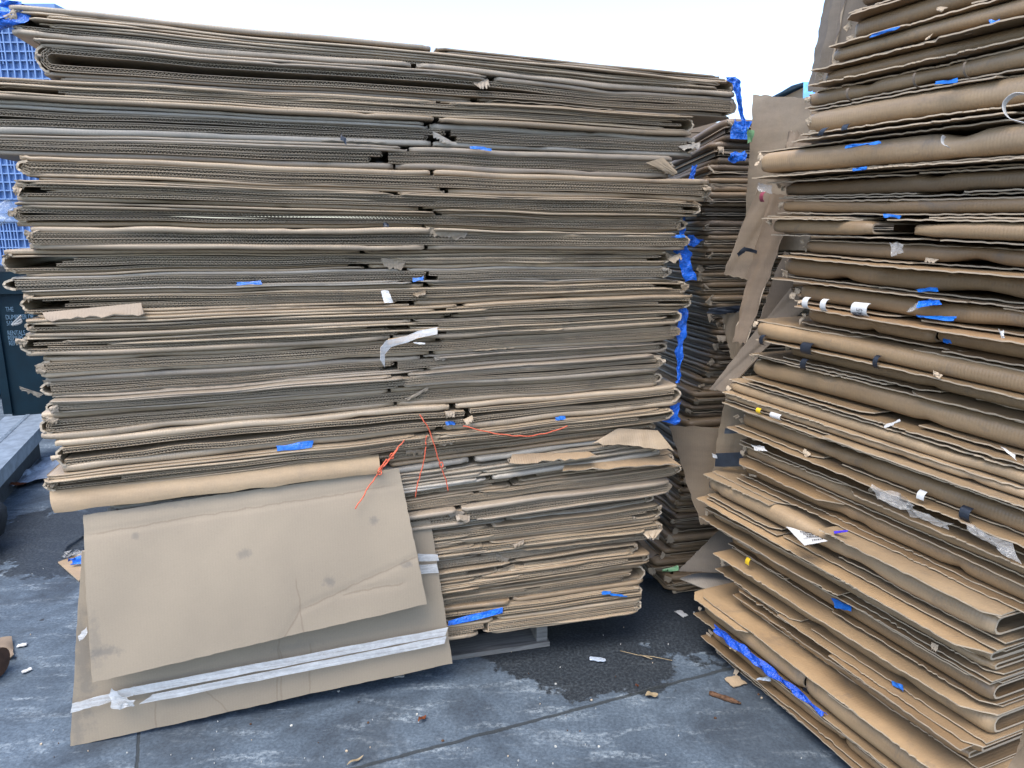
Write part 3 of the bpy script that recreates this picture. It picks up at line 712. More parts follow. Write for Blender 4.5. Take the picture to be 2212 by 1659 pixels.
def hang_panel(name, quad, lines, spots, color, label, th=0.010, bow=0.01, n=(70, 44)):
    C = [pxl(*q) for q in quad]; P = bil(C, *n)
    L2 = [[(pxl(*a, quad[0][2])[0], pxl(*a, quad[0][2])[2]), (pxl(*b, quad[0][2])[0], pxl(*b, quad[0][2])[2])] for a, b in lines]
    nw = N1(len(lines)+3, 1.0)
    for i, row in enumerate(P):
        for j, p in enumerate(row):
            ed_ = (nw(i*0.9 + j*0.5)*0.0012, nw(i*0.7 - j*0.8 + 20)*0.0012)
            if i in (0, n[0]): p.x += ed_[0]
            if j in (0, n[1]): p.z += ed_[1]
            p.y += 0.0012*nw(i/5 + 3)*nw(j/6 + 9) + crease_d((p[0], 0, p[2]), L2) - bow*math.sin(math.pi*j/n[1]) + 0.003*nw(i/16 + j/23)
    mb = MB(); mb.slab(P, th, 0, 1)
    base = FL.at(C[3].x, C[3].y, C[3].z)
    off = C[3]; mb.v = [(x - off.x, y - off.y, z - off.z) for (x, y, z) in mb.v]
    sp = [((pxl(u, v, quad[0][2] - 0.05) - off)[0], (pxl(u, v, quad[0][2] - 0.05) - off)[2], rx, rz_, k) for (u, v, rx, rz_, k) in spots]
    root = empty(name, base, FL.rz); tag(root, label, 'cardboard panel')
    mb.build('panel_sheet', [stained_mat(name + ' stained kraft', sp, [(a[0] - off.x, a[1] - off.z, b[0] - off.x, b[1] - off.z) for a, b in L2]), EDGE], root, color=color)
    return root, off, P
PANELC = (0.315, 0.258, 0.187)
p1, off1, P1 = hang_panel('hanging_cardboard', ((181, 1112, -0.030), (862, 1012, -0.026), (922, 1303, -0.115), (200, 1474, -0.135)),
    [((905, 1180), (650, 1290)), ((650, 1290), (600, 1370)), ((640, 1225), (668, 1400)), ((180, 1150), (860, 1045)), ((870, 1235), (735, 1260))],
    [(530, 1195, 0.025, 0.018, 0.55), (808, 1128, 0.02, 0.016, 0.6), (712, 1250, 0.022, 0.02, 0.6), (880, 1212, 0.03, 0.014, 0.6), (230, 1392, 0.06, 0.022, 0.65), (290, 1164, 0.012, 0.012, 0.5), (215, 1375, 0.02, 0.10, 0.35), (620, 1380, 0.10, 0.012, 0.35), (800, 1330, 0.10, 0.010, 0.6), (300, 1110, 0.2, 0.012, 0.35)],
    PANELC, 'large plain cardboard panel with smudges hanging in front of the taped panel')
p2, off2, P2 = hang_panel('hanging_cardboard', ((178, 1190, -0.012), (930, 1125, -0.008), (977, 1431, -0.070), (152, 1612, -0.085)),
    [((345, 1455), (350, 1640)), ((608, 1380), (612, 1520)), ((605, 1360), (600, 1500)), ((420, 1440), (560, 1560)), ((672, 1370), (668, 1480))],
    [(180, 1420, 0.03, 0.25, 0.5), (170, 1560, 0.02, 0.12, 0.45), (640, 1395, 0.10, 0.02, 0.25)],
    tuple(c*0.95 for c in PANELC), 'lower cardboard panel crossed by a long strip of clear packing tape', bow=0.004)
def panel_tape(root, off, quad, d0, d1, name='packing_tape', amp=0.0012, n=(30, 4), mat=CLEARTAPE):
    mb = MB(); C = [pxl(quad[0][0], quad[0][1], d0), pxl(quad[1][0], quad[1][1], d1), pxl(quad[2][0], quad[2][1], d1), pxl(quad[3][0], quad[3][1], d0)]
    P = bil(C, *n); P = [[p - off for p in row] for row in P]
    crumple_sheet(mb, P, amp, rng, 0, 0.0008, 4); mb.build(name, [mat], root)
panel_tape(p2, off2, ((156, 1520), (292, 1482), (288, 1503), (152, 1540)), -0.095, -0.098)
panel_tape(p2, off2, ((285, 1485), (968, 1355), (962, 1372), (290, 1502)), -0.100, -0.086)
panel_tape(p2, off2, ((330, 1500), (964, 1374), (960, 1390), (300, 1522)), -0.100, -0.086)
panel_tape(p2, off2, ((238, 1492), (290, 1512), (286, 1530), (240, 1530)), -0.110, -0.115, 'tape_tail', 0.006, (8, 5))
panel_tape(p2, off2, ((902, 1196), (946, 1198), (948, 1212), (905, 1212)), -0.040, -0.038, n=(6, 3))
panel_tape(p2, off2, ((906, 1220), (944, 1218), (948, 1237), (910, 1240)), -0.045, -0.043, n=(6, 3))
panel_tape(p2, off2, ((167, 1375), (186, 1355), (188, 1368), (170, 1385)), -0.075, -0.090, 'tape_tail', 0.004, (5, 3))

# orange twine ends
def twine(pts, d, label, r=0.0020, knots=()):
    W = []
    for k, (u, v) in enumerate(pts): W.append(pxl(u, v, d[k] if isinstance(d, list) else d))
    out = []
    for k in range(len(W)-1):
        for q in range(6):
            t = q/6; p0 = W[max(k-1, 0)]; p1_ = W[k]; p2_ = W[k+1]; p3 = W[min(k+2, len(W)-1)]
            out.append(0.5*((2*p1_) + (p2_-p0)*t + (2*p0-5*p1_+4*p2_-p3)*t*t + (3*p1_-p0-3*p2_+p3)*t**3))
    out.append(W[-1]); nz_ = N1(int(pts[0][0]), 2.0)
    out = [p + Vector((0.0022*nz_(k*0.37), 0.003*nz_(k*0.29 + 7), 0.0018*nz_(k*0.41 + 3))) for k, p in enumerate(out)]
    root = empty('twine', FL.at(*W[0]), FL.rz); tag(root, label, 'twine', 'orange twine ends on the wide front stack')
    mb = MB(); mb.tube([p - W[0] for p in out], r); mb.build('strand', ORANGE, root)
    for (u, v, dd) in knots:
        mb = MB(); c = pxl(u, v, dd) - W[0]
        ring = [c + Vector((0.006*math.cos(a), 0.004*math.sin(2*a), 0.009*math.sin(a))) for a in [q*0.7 for q in range(19)]]
        mb.tube(ring, r*1.0); mb.build('knot', ORANGE, root)
twine([(908, 897), (922, 920), (937, 955), (946, 990), (953, 1010), (963, 1035), (968, 1060)], -0.035, 'long orange twine with a knot halfway, hanging rightmost of three at the slot', knots=((953, 1004, -0.037),))
twine([(922, 942), (919, 965), (913, 1010), (902, 1045), (898, 1074)], -0.03, 'thin plain orange twine hanging between the two knotted ones')
twine([(873, 950), (860, 968), (838, 995), (822, 1016), (805, 1040), (785, 1070), (767, 1099)], [-0.03, -0.035, -0.045, -0.05, -0.055, -0.065, -0.075], 'orange twine slanting left across the plain hanging panel', knots=((846, 985, -0.05), (820, 1020, -0.062)))
twine([(860, 968), (838, 998), (818, 1014), (836, 992)], -0.052, 'doubled orange twine loop tied into the slanting twine', r=0.0022)
twine([(1000, 920), (1050, 932), (1106, 941), (1160, 940), (1200, 930), (1225, 920)], -0.03, 'slack orange twine curving below the blue tape on the right half', r=0.0019)

# ------------------------------------------------------------------ pallet under the wide front stack
bz = min(zR[-1], zLk[-1]) - 0.004
pr = empty('wooden_pallet', FL.at(0.72, 0.05, 0), FL.rz); tag(pr, 'grey weathered wooden pallet under the wide front stack', 'pallet')
px0, px1 = 0.10 - 0.72, FL.hit(1186, 1345, 0.06)[0] - 0.72
th = 0.020
for k in range(6):
    mb = MB(); y0 = 0.03 + k*0.17; mb.box((px0, y0, bz - th), (px1 + 0.0, y0 + 0.12, bz - 0.002)); mb.build('deck_board', WOOD, pr)
for k in range(3):
    x = lerp(px0, px1 - 0.045, k/2); mb = MB(); mb.box((x, 0.02, 0.022), (x + 0.042, 1.0, bz - th - 0.002)); mb.build('stringer', WOOD, pr)
for k in range(3):
    y0 = 0.01 + k*0.42; mb = MB(); mb.box((px0, y0, 0.002), (px1 + 0.004, y0 + 0.12, 0.020)); mb.build('base_board', WOOD, pr)

# ------------------------------------------------------------------ the right-hand stack
aR = 180 - 22.5
FR = Frame(0.807, 2.41, aR)
RTAN, RPALE, RBROWN, RDARK = (0.300, 0.208, 0.118), (0.335, 0.243, 0.148), (0.262, 0.174, 0.094), (0.205, 0.140, 0.080)
# FR.e points towards the camera along the face; its inward side is FR.n
RROWS = [   # left end x, top, bottom, colour, how far it stands out, right end x (None = out of the frame), look
 (1862, -150, -95, RBROWN, 0.00, None, 'above the frame'),
 (1850, -95, -38, RBROWN, 0.01, None, 'cut by the frame'),
 (1843, -38, 40, RDARK, 0.00, None, 'crumpled dirty left end'),
 (1822, 40, 96, RBROWN, 0.01, None, 'torn upper sheet'),
 (1792, 96, 147, RTAN, 0.00, None, 'blue film in its lower edge'),
 (1764, 147, 191, RTAN, 0.00, None, 'plain long fold'),
 (1733, 191, 238, RTAN, 0.01, None, 'three hoop marks on its fold'),
 (1737, 240, 312, RPALE, -0.01, None, 'broad fold with black tape'),
 (1640, 322, 388, RPALE, -0.02, None, 'blue tape along its torn sheet'),
 (1666, 388, 432, RDARK, 0.02, None, 'red print at its left end'),
 (1674, 432, 463, RBROWN, 0.01, None, 'dirty worn fold'),
 (1658, 463, 512, RTAN, -0.01, None, 'wide dark slot in its fold'),
 (1703, 512, 548, RDARK, 0.03, None, 'dark recessed fold'),
 (1685, 548, 602, RBROWN, 0.0, None, 'clear tape stuck on its fold'),
 (1712, 602, 649, RBROWN, 0.0, None, 'white stripes and a numbered label'),
 (1726, 649, 694, (0.30, 0.19, 0.10), 0.0, None, 'reddish brown fold'),
 (1643, 692, 736, RTAN, -0.035, None, 'three black bands on its fold'),
 (1677, 736, 770, RBROWN, 0.035, None, 'black tape under the banded box'),
 (1618, 760, 820, RTAN, 0.0, None, 'long bright fold'),
 (1576, 818, 873, RPALE, -0.03, None, 'dimpled, with yellow tape'),
 (1596, 873, 926, RTAN, -0.02, None, 'angled flap on top'),
 (1602, 926, 956, RBROWN, 0.03, None, 'narrow shaded fold'),
 (1594, 956, 988, RTAN, 0.0, None, 'white paper scrap at left'),
 (1592, 988, 1020, RBROWN, 0.01, None, 'long clear film on it'),
 (1548, 1018, 1066, RPALE, -0.05, 2190, 'broad pale top showing'),
 (1542, 1066, 1124, RTAN, -0.045, 2168, 'printed white label on top'),
 (1568, 1124, 1182, RBROWN, -0.01, 2152, 'small yellow tape'),
 (1572, 1182, 1242, RTAN, -0.03, 2150, 'square cut left flap'),
 (1602, 1242, 1286, RBROWN, -0.01, 2120, 'blue scrap on its edge'),
 (1538, 1284, 1332, RTAN, -0.075, 2165, 'broad brown top showing'),
 (1552, 1332, 1372, RBROWN, -0.06, 2180, 'blue film beneath its fold'),
 (1572, 1372, 1412, RDARK, -0.05, 2175, 'lying on the ground'),
]
NR = len(RROWS)
def s_at_px(fr, u, z):
    lo, hi = -0.3, 2.2
    for _ in range(40):
        m_ = (lo + hi)/2; p = fr.at(m_, 0, z); fw = p.y*math.cos(PITCH) + (EYE - p.z)*math.sin(PITCH)
        if CXP + FPX*p.x/max(fw, 1e-3) < u and fw > 0.05: lo = m_
        else: hi = m_
    return lo
rs, rzt, rzb = [], [], []
for r in RROWS:
    a = FR.hit(r[0], r[1]); b = FR.hit(r[0], r[2]); rs.append(0.5*(a[0]+b[0])); rzt.append(a[1]); rzb.append(b[1])
rz_ = [rzt[0]] + [0.5*(rzb[i] + rzt[i+1]) for i in range(NR-1)] + [0.004]
rng = random.Random(23)
RBOX = []
RW = [N1(300+i, 1.3) for i in range(NR+1)]
TILT = [0.0]*(NR+1)
for i in range(NR+1): TILT[i] = interp([(0, 0.0), (8, -0.01), (14, -0.022), (18, -0.012), (24, 0.0), (32, 0.0)], i)
def rzf(i, s, ref): return rz_[i] + TILT[i]*(s - 0.1) + (0.005*RW[i](s) if 0 < i < NR else 0)
for i, (xl, yt, yb, colr, out, xr, look) in enumerate(RROWS):
    j = rng.uniform
    s0 = rs[i]; s1 = s0 + j(1.05, 1.16) if xr is None else s_at_px(FR, xr, 0.5*(rz_[i] + rz_[i+1]))
    sc = 0.5*(s0+s1); zbase = min(rzf(i+1, s0, 0), rzf(i+1, s1, 0))
    root = empty('flattened_box', FR.at(sc, 0, zbase), FR.rz)
    where = f'{ORD[i]} flattened box down the tall right-hand stack, '
    if i == 0: where = 'topmost flattened box of the tall right-hand stack, '
    if i == NR-1: where = 'bottom flattened box of the tall right-hand stack, '
    tag(root, where + look, 'flattened box', 'flattened boxes in the tall right-hand stack')
    a, b = s0 - sc, s1 - sc
    top = lambda s, i=i: rzf(i, s + sc, 0) - zbase
    low = lambda s, i=i: rzf(i+1, s + sc, 0) - zbase
    T = lambda s: top(s) - low(s)
    k_ = j(0.9, 1.08); colr = tuple(c*k_ for c in colr)
    ft = j(0.10, 0.20); fb_ = j(0.14, 0.24)
    if look.startswith('broad fold'): ft, fb_ = 0.06, 0.30
    if i in (14, 16): ft, fb_ = 0.10, 0.15
    zc = lambda s: top(s) - T(s)*(ft + 1 - fb_)/2
    hf = lambda s: T(s)*(1 - ft - fb_)*0.98
    # the sheets on top
    mb = MB(); n = max(1, min(2, int(round(ft*T(0)/0.008))))
    for q in range(n):
        zf = lambda s, q=q: top(s) - T(s)*ft*(q + 0.5)/n
        segs = [(a + j(-0.01, 0.02), b)] if j(0, 1) < 0.35 else [(a + j(-0.01, 0.02), lerp(a, b, j(0.25, 0.6))), (lerp(a, b, j(0.25, 0.6)), b)]
        for (ca, cb) in segs:
            if cb - ca < 0.12: continue
            p_ = out - (j(-0.03, -0.012) if i in (7, 14, 16, 19, 20) else j(-0.020, 0.045)); cv = j(-0.004, 0.012); sl = j(-0.04, 0.04)
            ply(mb, ca, cb, zf, lambda s, p_=p_, sl=sl: p_ + sl*(s - a), th=0.0036, D=0.85, seed=i*17+q, rag=j(0.002, 0.006), cut0=rng.choice((0, 0, 0.04)), cut1=rng.choice((0, 0.03, 0.06)), curl=cv*0.4)
    mb.build('top_flap', [CARD, EDGE], root, color=scale(colr, 0.78, 1.15))
    # the rounded fold
    mb = MB(); do = out + j(-0.004, 0.012); tl = j(-0.02, 0.02); df = lambda s: do + tl*(s - a)
    if i >= 19 and T(0) > 0.03 and j(0, 1) < 0.5:   # thinner folds with a sheet between them
        g0, g1 = ft, 1 - fb_; gm = lerp(g0, g1, j(0.46, 0.60)); sh_ = min(0.10, 0.006/T(0))
        zc2 = lambda s: top(s) - T(s)*(gm + sh_ + g1)/2; hf2 = lambda s: T(s)*(g1 - gm - sh_)*0.95
        zc = lambda s: top(s) - T(s)*(g0 + gm)/2; hf = lambda s: T(s)*(gm - g0)*0.95
        m2 = MB(); do2 = out + j(-0.02, 0.02); ply(m2, a + j(0, 0.03), b - j(0, 0.05), lambda s: top(s) - T(s)*(gm + sh_/2), lambda s: do2 - 0.012 + 0.02*(s-a), th=0.0036, D=0.85, seed=i*23, rag=0.004, cut1=0.04)
        bar(m2, a + j(0.0, 0.03), b - j(0.0, 0.03), zc2, hf2, lambda s: do2 + 0.012*(s - a), D=0.9, back=0.4, seed=i*13+3, rough=0.4, step=0.025)
        m2.build('lower_fold', [CARD, EDGE], root, color=scale(colr, 0.72, 1.05))
    brk = []
    if i == 11: brk = [(FR.hit(1884, 488)[0] - sc, FR.hit(1978, 490)[0] - sc)]
    elif i in (15, 29, 28, 30): x = lerp(a, b, j(0.35, 0.6)); brk = [(x, x + j(0.004, 0.02))]
    cur = a + j(0.0, 0.03)
    for (x0, x1) in brk + [(b - j(0.0, 0.02), None)]:
        bar(mb, cur, x0, zc, hf, df, D=0.9, back=0.4, seed=i*13+int(x0*50), rough=0.4, step=0.025); cur = x1
    mb.build('fold', [CARD, EDGE], root, color=scale(colr, 0.95, 1.05))
    # thin layers beneath it
    mb = MB(); n = max(1, min(2, int(round(fb_*T(0)/0.008))))
    for q in range(n):
        zf = lambda s, q=q: low(s) + T(s)*fb_*(1 - (q + 0.5)/n)
        segs = [(a + j(-0.005, 0.03), b)] if j(0, 1) < 0.4 else [(a + j(-0.01, 0.03), lerp(a, b, j(0.3, 0.65))), (lerp(a, b, j(0.3, 0.6)), b)]
        for (ca, cb) in segs:
            if cb - ca < 0.12: continue
            p_ = out + j(-0.030, 0.030)
            ply(mb, ca, cb, zf, lambda s, p_=p_: p_, th=0.0034, D=0.85, seed=i*19+q+7, rag=j(0.002, 0.007), cut1=rng.choice((0, 0, 0.03)))
    mb.box((a + 0.05, 0.50, min(low(a), low(b)) + 0.004), (b - 0.05, 0.51, min(top(a), top(b)) - 0.004), 0)
    mb.build('inner_layers', [CARD, EDGE], root, color=scale(colr, 0.72, 1.05))
    for q in range(2):
        mb = MB(); flake(mb, (a + j(0.0, 0.02), out + j(0.0, 0.03), low(a) + T(a)*j(0.3, 0.9)), j(0.012, 0.03), j(0.01, 0.022), rng, 0, j(0.5, 1.5), j(-0.01, 0.01), j(-0.7, 0.7), th=0.002, ni=8, nj=6)
        mb.build('torn_scrap', [EDGE], root, color=scale(colr, 0.9, 1.08))
    if j(0, 1) < 0.5:
        sp = j(a, b); mb = MB()
        flake(mb, (sp, out - 0.008, low(sp) + T(sp)*j(0.2, 0.5)), j(0.015, 0.05), j(0.008, 0.02), rng, 0, j(0.4, 1.2), j(-0.015, 0.0), j(-0.4, 0.4), ni=10)
        mb.build('torn_scrap', [EDGE], root, color=scale(colr, 0.9, 1.08))
    RBOX.append(dict(root=root, sc=sc, zb=zbase, a=a, b=b, zc=zc, hf=hf, df=df, out=out, top=top, low=low, col=colr))
def s_of(i, u): # s on box i's fold under picture column u
    B = RBOX[i]; return s_at_px(FR, u, B['zb'] + B['zc'](0)) - B['sc']
def wrap(i, u, du, mat, name='tape_band', a0=80, a1=-80, off=0.0015, skew=0.0):
    B = RBOX[i]; s0_, s1_ = s_of(i, u), s_of(i, u + du); mb = MB(); band(mb, s0_, s1_, B['zc'], B['hf'], B['df'], 0, off, a0, a1, skew)
    return mb.build(name, [mat], B['root'])
# tapes and labels on single folds (box numbers follow the rows above)
for u in (1762, 1801): wrap(14, u, 12, WHITETAPE, 'paper_band')
wrap(14, 1868, 34, WHITETAPE, 'number_label')
wrap(16, 1668, 8, BLACKTAPE, 'black_band'); wrap(16, 1757, 22, BLACKTAPE, 'black_band'); wrap(16, 1914, 10, BLACKTAPE, 'black_band')
wrap(7, 1848, 13, BLACKTAPE, 'black_tape', 70, 0); wrap(7, 1804, 12, BLACKTAPE, 'black_tape', 60, -10, skew=-0.012)
wrap(17, 1757, 12, BLACKTAPE, 'black_tape'); wrap(19, 1660, 9, YELLOWTAPE, 'yellow_tape'); wrap(19, 1690, 22, CLEARTAPE, 'clear_tape')
wrap(20, 2008, 16, WHITETAPE, 'white_tape', 70, -10); wrap(20, 2100, 22, BLACKTAPE, 'dark_tape')
wrap(26, 1636, 8, YELLOWTAPE, 'yellow_tape', 60, -20); wrap(9, 1670, 8, REDPRINT, 'red_print', 70, -60)
wrap(31, 1745, 14, BLACKTAPE, 'black_tape'); wrap(29, 1760, 12, BLACKTAPE, 'black_tape', 60, -60)
for u in (1856, 2000, 2108): wrap(6, u, 5, simple('hoop mark', (0.10, 0.08, 0.06), 0.7, 0.2), 'hoop_mark', 60, -85, 0.0022, 0.01)
# writing on the numbered label: a handwritten 345 and printed bars
B = RBOX[14]; lb0, lb1 = s_of(14, 1868), s_of(14, 1902); mb = MB()
def fold_pt(x, ang): # x 0..1 across the label, ang in degrees round the fold
    s = lerp(lb0, lb1, x); p = math.radians(ang); hh = B['hf'](s)/2 + 0.004
    return Vector((s, B['df'](s) - 0.0065 + hh - hh*math.cos(p)**0.9, B['zc'](s) + math.copysign(abs(math.sin(p))**0.85, p)*hh))
DIG = {'3': [(0, 1), (0.8, 1), (0.4, 0.58), (0.9, 0.3), (0.5, 0), (0, 0.12)], '4': [(0.75, 0), (0.65, 1), (0, 0.35), (0.95, 0.35)], '5': [(0.9, 1), (0.2, 1), (0.1, 0.55), (0.7, 0.6), (0.8, 0.2), (0.4, 0), (0, 0.1)]}
for k, ch in enumerate('345'):   # the digits read upwards, turned a quarter
    pts = []
    for (x, y) in DIG[ch]: pts.append(fold_pt(0.78 - 0.34*y, -58 + k*24 + 17*x))
    mb.tube(pts, 0.0009, 0, 5)
for k in range(5):
    x = 0.12; mb.tube([fold_pt(0.12, -22 - k*9), fold_pt(0.40, -22 - k*9)], 0.0005 + 0.0004*(k % 2), 0, 5)
mb.build('handwritten_number', INK, B['root'])

def pxr(u, v, d): return FR.px(u, v, d)
def r_patch(i, quad, mat, name, amp=0.003, n=(8, 4), freq=3, label=None, th=0.0008):
    B = RBOX[i]; mb = MB(); P = bil([pxr(*q) for q in quad], *n)
    P = [[p - Vector((B['sc'], 0, B['zb'])) for p in row] for row in P]
    crumple_sheet(mb, P, amp, rng, 0, th, freq); o = mb.build(name, [mat], B['root'], color=B['col'])
    if label: o['label'] = label
    return o
r_patch(8, ((1824, 316, -0.045), (1900, 305, -0.045), (1902, 309, -0.05), (1824, 321, -0.05)), BLUETAPE, 'blue_tape')
r_patch(8, ((1840, 364, -0.045), (1872, 360, -0.045), (1872, 367, -0.05), (1840, 371, -0.05)), BLUETAPE, 'blue_tape')
r_patch(6, ((2020, 178, -0.02), (2070, 168, -0.02), (2068, 178, -0.035), (2022, 181, -0.03)), BLUETAPE, 'blue_tape')
r_patch(4, ((1880, 76, -0.02), (1944, 56, -0.02), (1944, 60, -0.022), (1880, 80, -0.022)), BLUETAPE, 'blue_tape')
r_patch(4, ((2136, 46, -0.02), (2160, 40, -0.02), (2158, 52, -0.03), (2138, 54, -0.03)), BLUETAPE, 'blue_tape')
r_patch(11, ((1908, 463, -0.03), (1946, 468, -0.03), (1944, 471, -0.035), (1910, 468, -0.035)), BLUETAPE, 'blue_tape')
r_patch(14, ((1976, 624, -0.02), (2024, 622, -0.02), (2028, 630, -0.035), (1984, 630, -0.03)), BLUETAPE, 'blue_tape')
r_patch(14, ((1984, 650, -0.02), (2030, 644, -0.02), (2030, 660, -0.035), (1982, 664, -0.035)), BLUEFILM, 'blue_tape')
r_patch(15, ((1982, 680, -0.02), (2066, 686, -0.02), (2060, 692, -0.03), (1984, 687, -0.03)), BLUETAPE, 'blue_tape')
r_patch(14, ((1985, 650, -0.02), (1984, 666, -0.03), (1958, 675, -0.045), (1962, 668, -0.04)), CLEARFILM, 'clear_film')
r_patch(16, ((2036, 730, -0.03), (2054, 734, -0.03), (2054, 743, -0.04), (2038, 739, -0.04)), BLUETAPE, 'blue_tape')
r_patch(11, ((1920, 524, -0.03), (1950, 526, -0.03), (1953, 545, -0.05), (1927, 553, -0.05)), CLEARFILM, 'clear_film', 0.004)
r_patch(15, ((2158, 712, -0.03), (2168, 714, -0.03), (2170, 730, -0.04), (2165, 737, -0.04)), WHITETAPE, 'white_strip')
r_patch(9, ((1636, 395, -0.03), (1668, 397, -0.02), (1668, 418, -0.03), (1640, 410, -0.04)), CLEARFILM, 'clear_film', 0.005)
r_patch(20, ((1908, 920, -0.05), (1944, 906, -0.05), (1944, 910, -0.06), (1912, 924, -0.06)), WHITETAPE, 'white_strip', 0.002)
r_patch(21, ((2164, 965, -0.03), (2196, 985, -0.03), (2196, 995, -0.04), (2170, 972, -0.04)), CLEARTAPE, 'clear_tape')
r_patch(22, ((1622, 960, -0.03), (1650, 964, -0.03), (1658, 974, -0.05), (1630, 972, -0.05)), CLEARTAPE, 'white_scrap', 0.004)
r_patch(23, ((1890, 1048, -0.05), (1980, 1085, -0.06), (1975, 1110, -0.08), (1896, 1072, -0.07)), CLEARFILM, 'clear_film', 0.010, (16, 6), 2)
r_patch(23, ((1950, 1085, -0.05), (2060, 1125, -0.06), (2050, 1150, -0.09), (1960, 1112, -0.08)), CLEARFILM, 'clear_film', 0.010, (16, 6), 2)
r_patch(23, ((2090, 1130, -0.05), (2180, 1165, -0.05), (2205, 1215, -0.08), (2130, 1165, -0.08)), CLEARFILM, 'clear_film', 0.010, (16, 6), 2)
r_patch(28, ((1797, 1292, -0.02), (1840, 1310, -0.02), (1838, 1320, -0.035), (1803, 1310, -0.03)), BLUETAPE, 'blue_tape')
r_patch(29, ((1925, 1470, -0.03), (1952, 1482, -0.03), (1950, 1494, -0.035), (1926, 1480, -0.035)), BLUETAPE, 'blue_tape')
r_patch(30, ((1768, 1490, -0.03), (1788, 1504, -0.03), (1786, 1510, -0.035), (1770, 1500, -0.035)), BLUETAPE, 'blue_tape')
r_patch(24, ((1800, 1148, -0.06), (1832, 1145, -0.06), (1830, 1149, -0.07), (1803, 1152, -0.07)), simple('violet blue strip', (0.05, 0.03, 0.45), 0.4, 0.4), 'blue_strip', 0.001)
# the printed shipping label lying on a box in the lower stack
o = r_patch(25, ((1697, 1137, -0.075), (1745, 1150, -0.07), (1788, 1168, -0.085), (1738, 1178, -0.13)), WHITETAPE, 'paper_label', 0.0015)
B = RBOX[25]; mb = MB()
L4 = [pxr(1697, 1137, -0.078), pxr(1745, 1150, -0.073), pxr(1788, 1168, -0.088), pxr(1738, 1178, -0.133)]; L4 = [p - Vector((B['sc'], 0, B['zb'] - 0.003)) for p in L4]
def lab(x, y): return L4[0].lerp(L4[1], x).lerp(L4[3].lerp(L4[2], x), y)
for y in (0.25, 0.42, 0.58, 0.85):
    x = 0.45
    while x < 0.9: wd = rng.uniform(0.03, 0.09); mb.tube([lab(x, y), lab(x + wd, y)], 0.0016, 0, 5); x += wd + 0.025
mb.tube([lab(0.2, 0.7), lab(0.98, 0.7)], 0.0006, 0, 5); mb.build('printed_lines', INK, B['root'])
# blue bag pressed between the lowest boxes
mb = MB(); P = bil((pxr(1546, 1346, -0.080), pxr(1790, 1543, -0.080), pxr(1775, 1546, -0.092), pxr(1544, 1366, -0.098)), 44, 6)
crumple_sheet(mb, P, 0.006, rng, 0, 0.001, 2.2)
tag(mb.build('blue_bag', [simple('royal blue bag plastic', (0.005, 0.06, 0.40), 0.32, 0.6, var=0.35, scale=45, bump=0.8, bdist=0.01)], None, FR.o, FR.rz), 'long flat blue plastic bag squeezed between the lowest boxes of the right-hand stack', 'plastic bag')
mb = MB(); crumple_sheet(mb, bil((pxr(1634, 1466, -0.09), pxr(1664, 1464, -0.08), pxr(1664, 1470, -0.09), pxr(1636, 1472, -0.1)), 6, 3), 0.004, rng, 0, 0.001, 3)
part = mb.build('white_tie', [SHEETING], None, FR.o, FR.rz); tag(part, 'small bluish white plastic tie poking out below the flat blue bag', 'plastic tie')

def strip_loop(fr, pts, d, wd, label):
    P = []; n = len(pts)
    for k in range((n-1)*6 + 1):
        t = k/6; i = min(int(t), n-2); f = t - i
        q0, q1, q2, q3 = [pts[max(0, min(n-1, x))] for x in (i-1, i, i+1, i+2)]
        u, v = [0.5*(2*q1[z] + (q2[z]-q0[z])*f + (2*q0[z]-5*q1[z]+4*q2[z]-q3[z])*f*f + (3*q1[z]-q0[z]-3*q2[z]+q3[z])*f**3) for z in (0, 1)]
        p = fr.px(u, v, d); P.append([p + Vector((0, -wd/2, 0.002)), p + Vector((0, wd/2, -0.002))])
    mb = MB(); mb.slab(P, 0.001, 0); tag(mb.build('plastic_strip', [WHITETAPE], None, fr.o, fr.rz), label, 'plastic strip')
strip_loop(FR, [(2225, 205), (2195, 203), (2172, 220), (2170, 240), (2185, 258), (2222, 268)], -0.05, 0.012, 'white plastic strip curling out of the upper right-hand stack at the frame edge')
strip_loop(FR, [(2040, 294), (2036, 300), (2038, 312), (2050, 318)], -0.05, 0.010, 'short curled white strip above a bright fold of the right-hand stack')
strip_loop(FL, [(46, 682), (30, 697), (27, 703), (38, 696), (46, 690), (45, 697), (32, 702)], -0.01, 0.006, 'white plastic strip loop at the left end of the wide front stack')

# ------------------------------------------------------------------ the dark stack in the gap
MY = 2.86
FM = Frame(0.66, MY, 76.0)
CORN = [(180, 1570), (280, 1565), (350, 1540), (420, 1524), (600, 1518), (700, 1545), (800, 1541), (860, 1500), (930, 1478), (1050, 1466), (1160, 1452), (1235, 1410), (1265, 1448), (1310, 1453)]
rng = random.Random(41)
ys = [252, 300, 352, 384, 414, 446, 476, 508, 536, 562, 590, 612, 640, 664, 690, 714, 742, 768, 796, 822, 850, 880, 908, 945, 985, 1020, 1055, 1085, 1112, 1138, 1160, 1192, 1212, 1240, 1275, 1308]
MLOOK = ['blue film under its corner', 'light fold rising to its corner', 'blue scrap on its corner', 'shaded thin layers', 'thin and flat', 'dull and flat', 'ragged corner', 'crumpled corner', 'pressed thin', 'gently sagging', 'wavy front fold', 'loosely rolled front', 'black film on it',
         'sheet stuck out left', 'flat dark fold', 'pressed under a rolled one', 'curled front flap', 'pale torn corner', 'dark sagging fold', 'worn pale corner', 'crushed corner', 'sloping to the left', 'wide top showing', 'torn film on it', 'hidden by the hanging sheet',
         'behind the hanging sheet', 'just left of the hanging sheet', 'ragged thin edge', 'black film below', 'jagged corner', 'thick square corner', 'dark gap below', 'jutting left', 'green wrapper on it', 'on the ground, broad top']
NM = len(ys) - 1
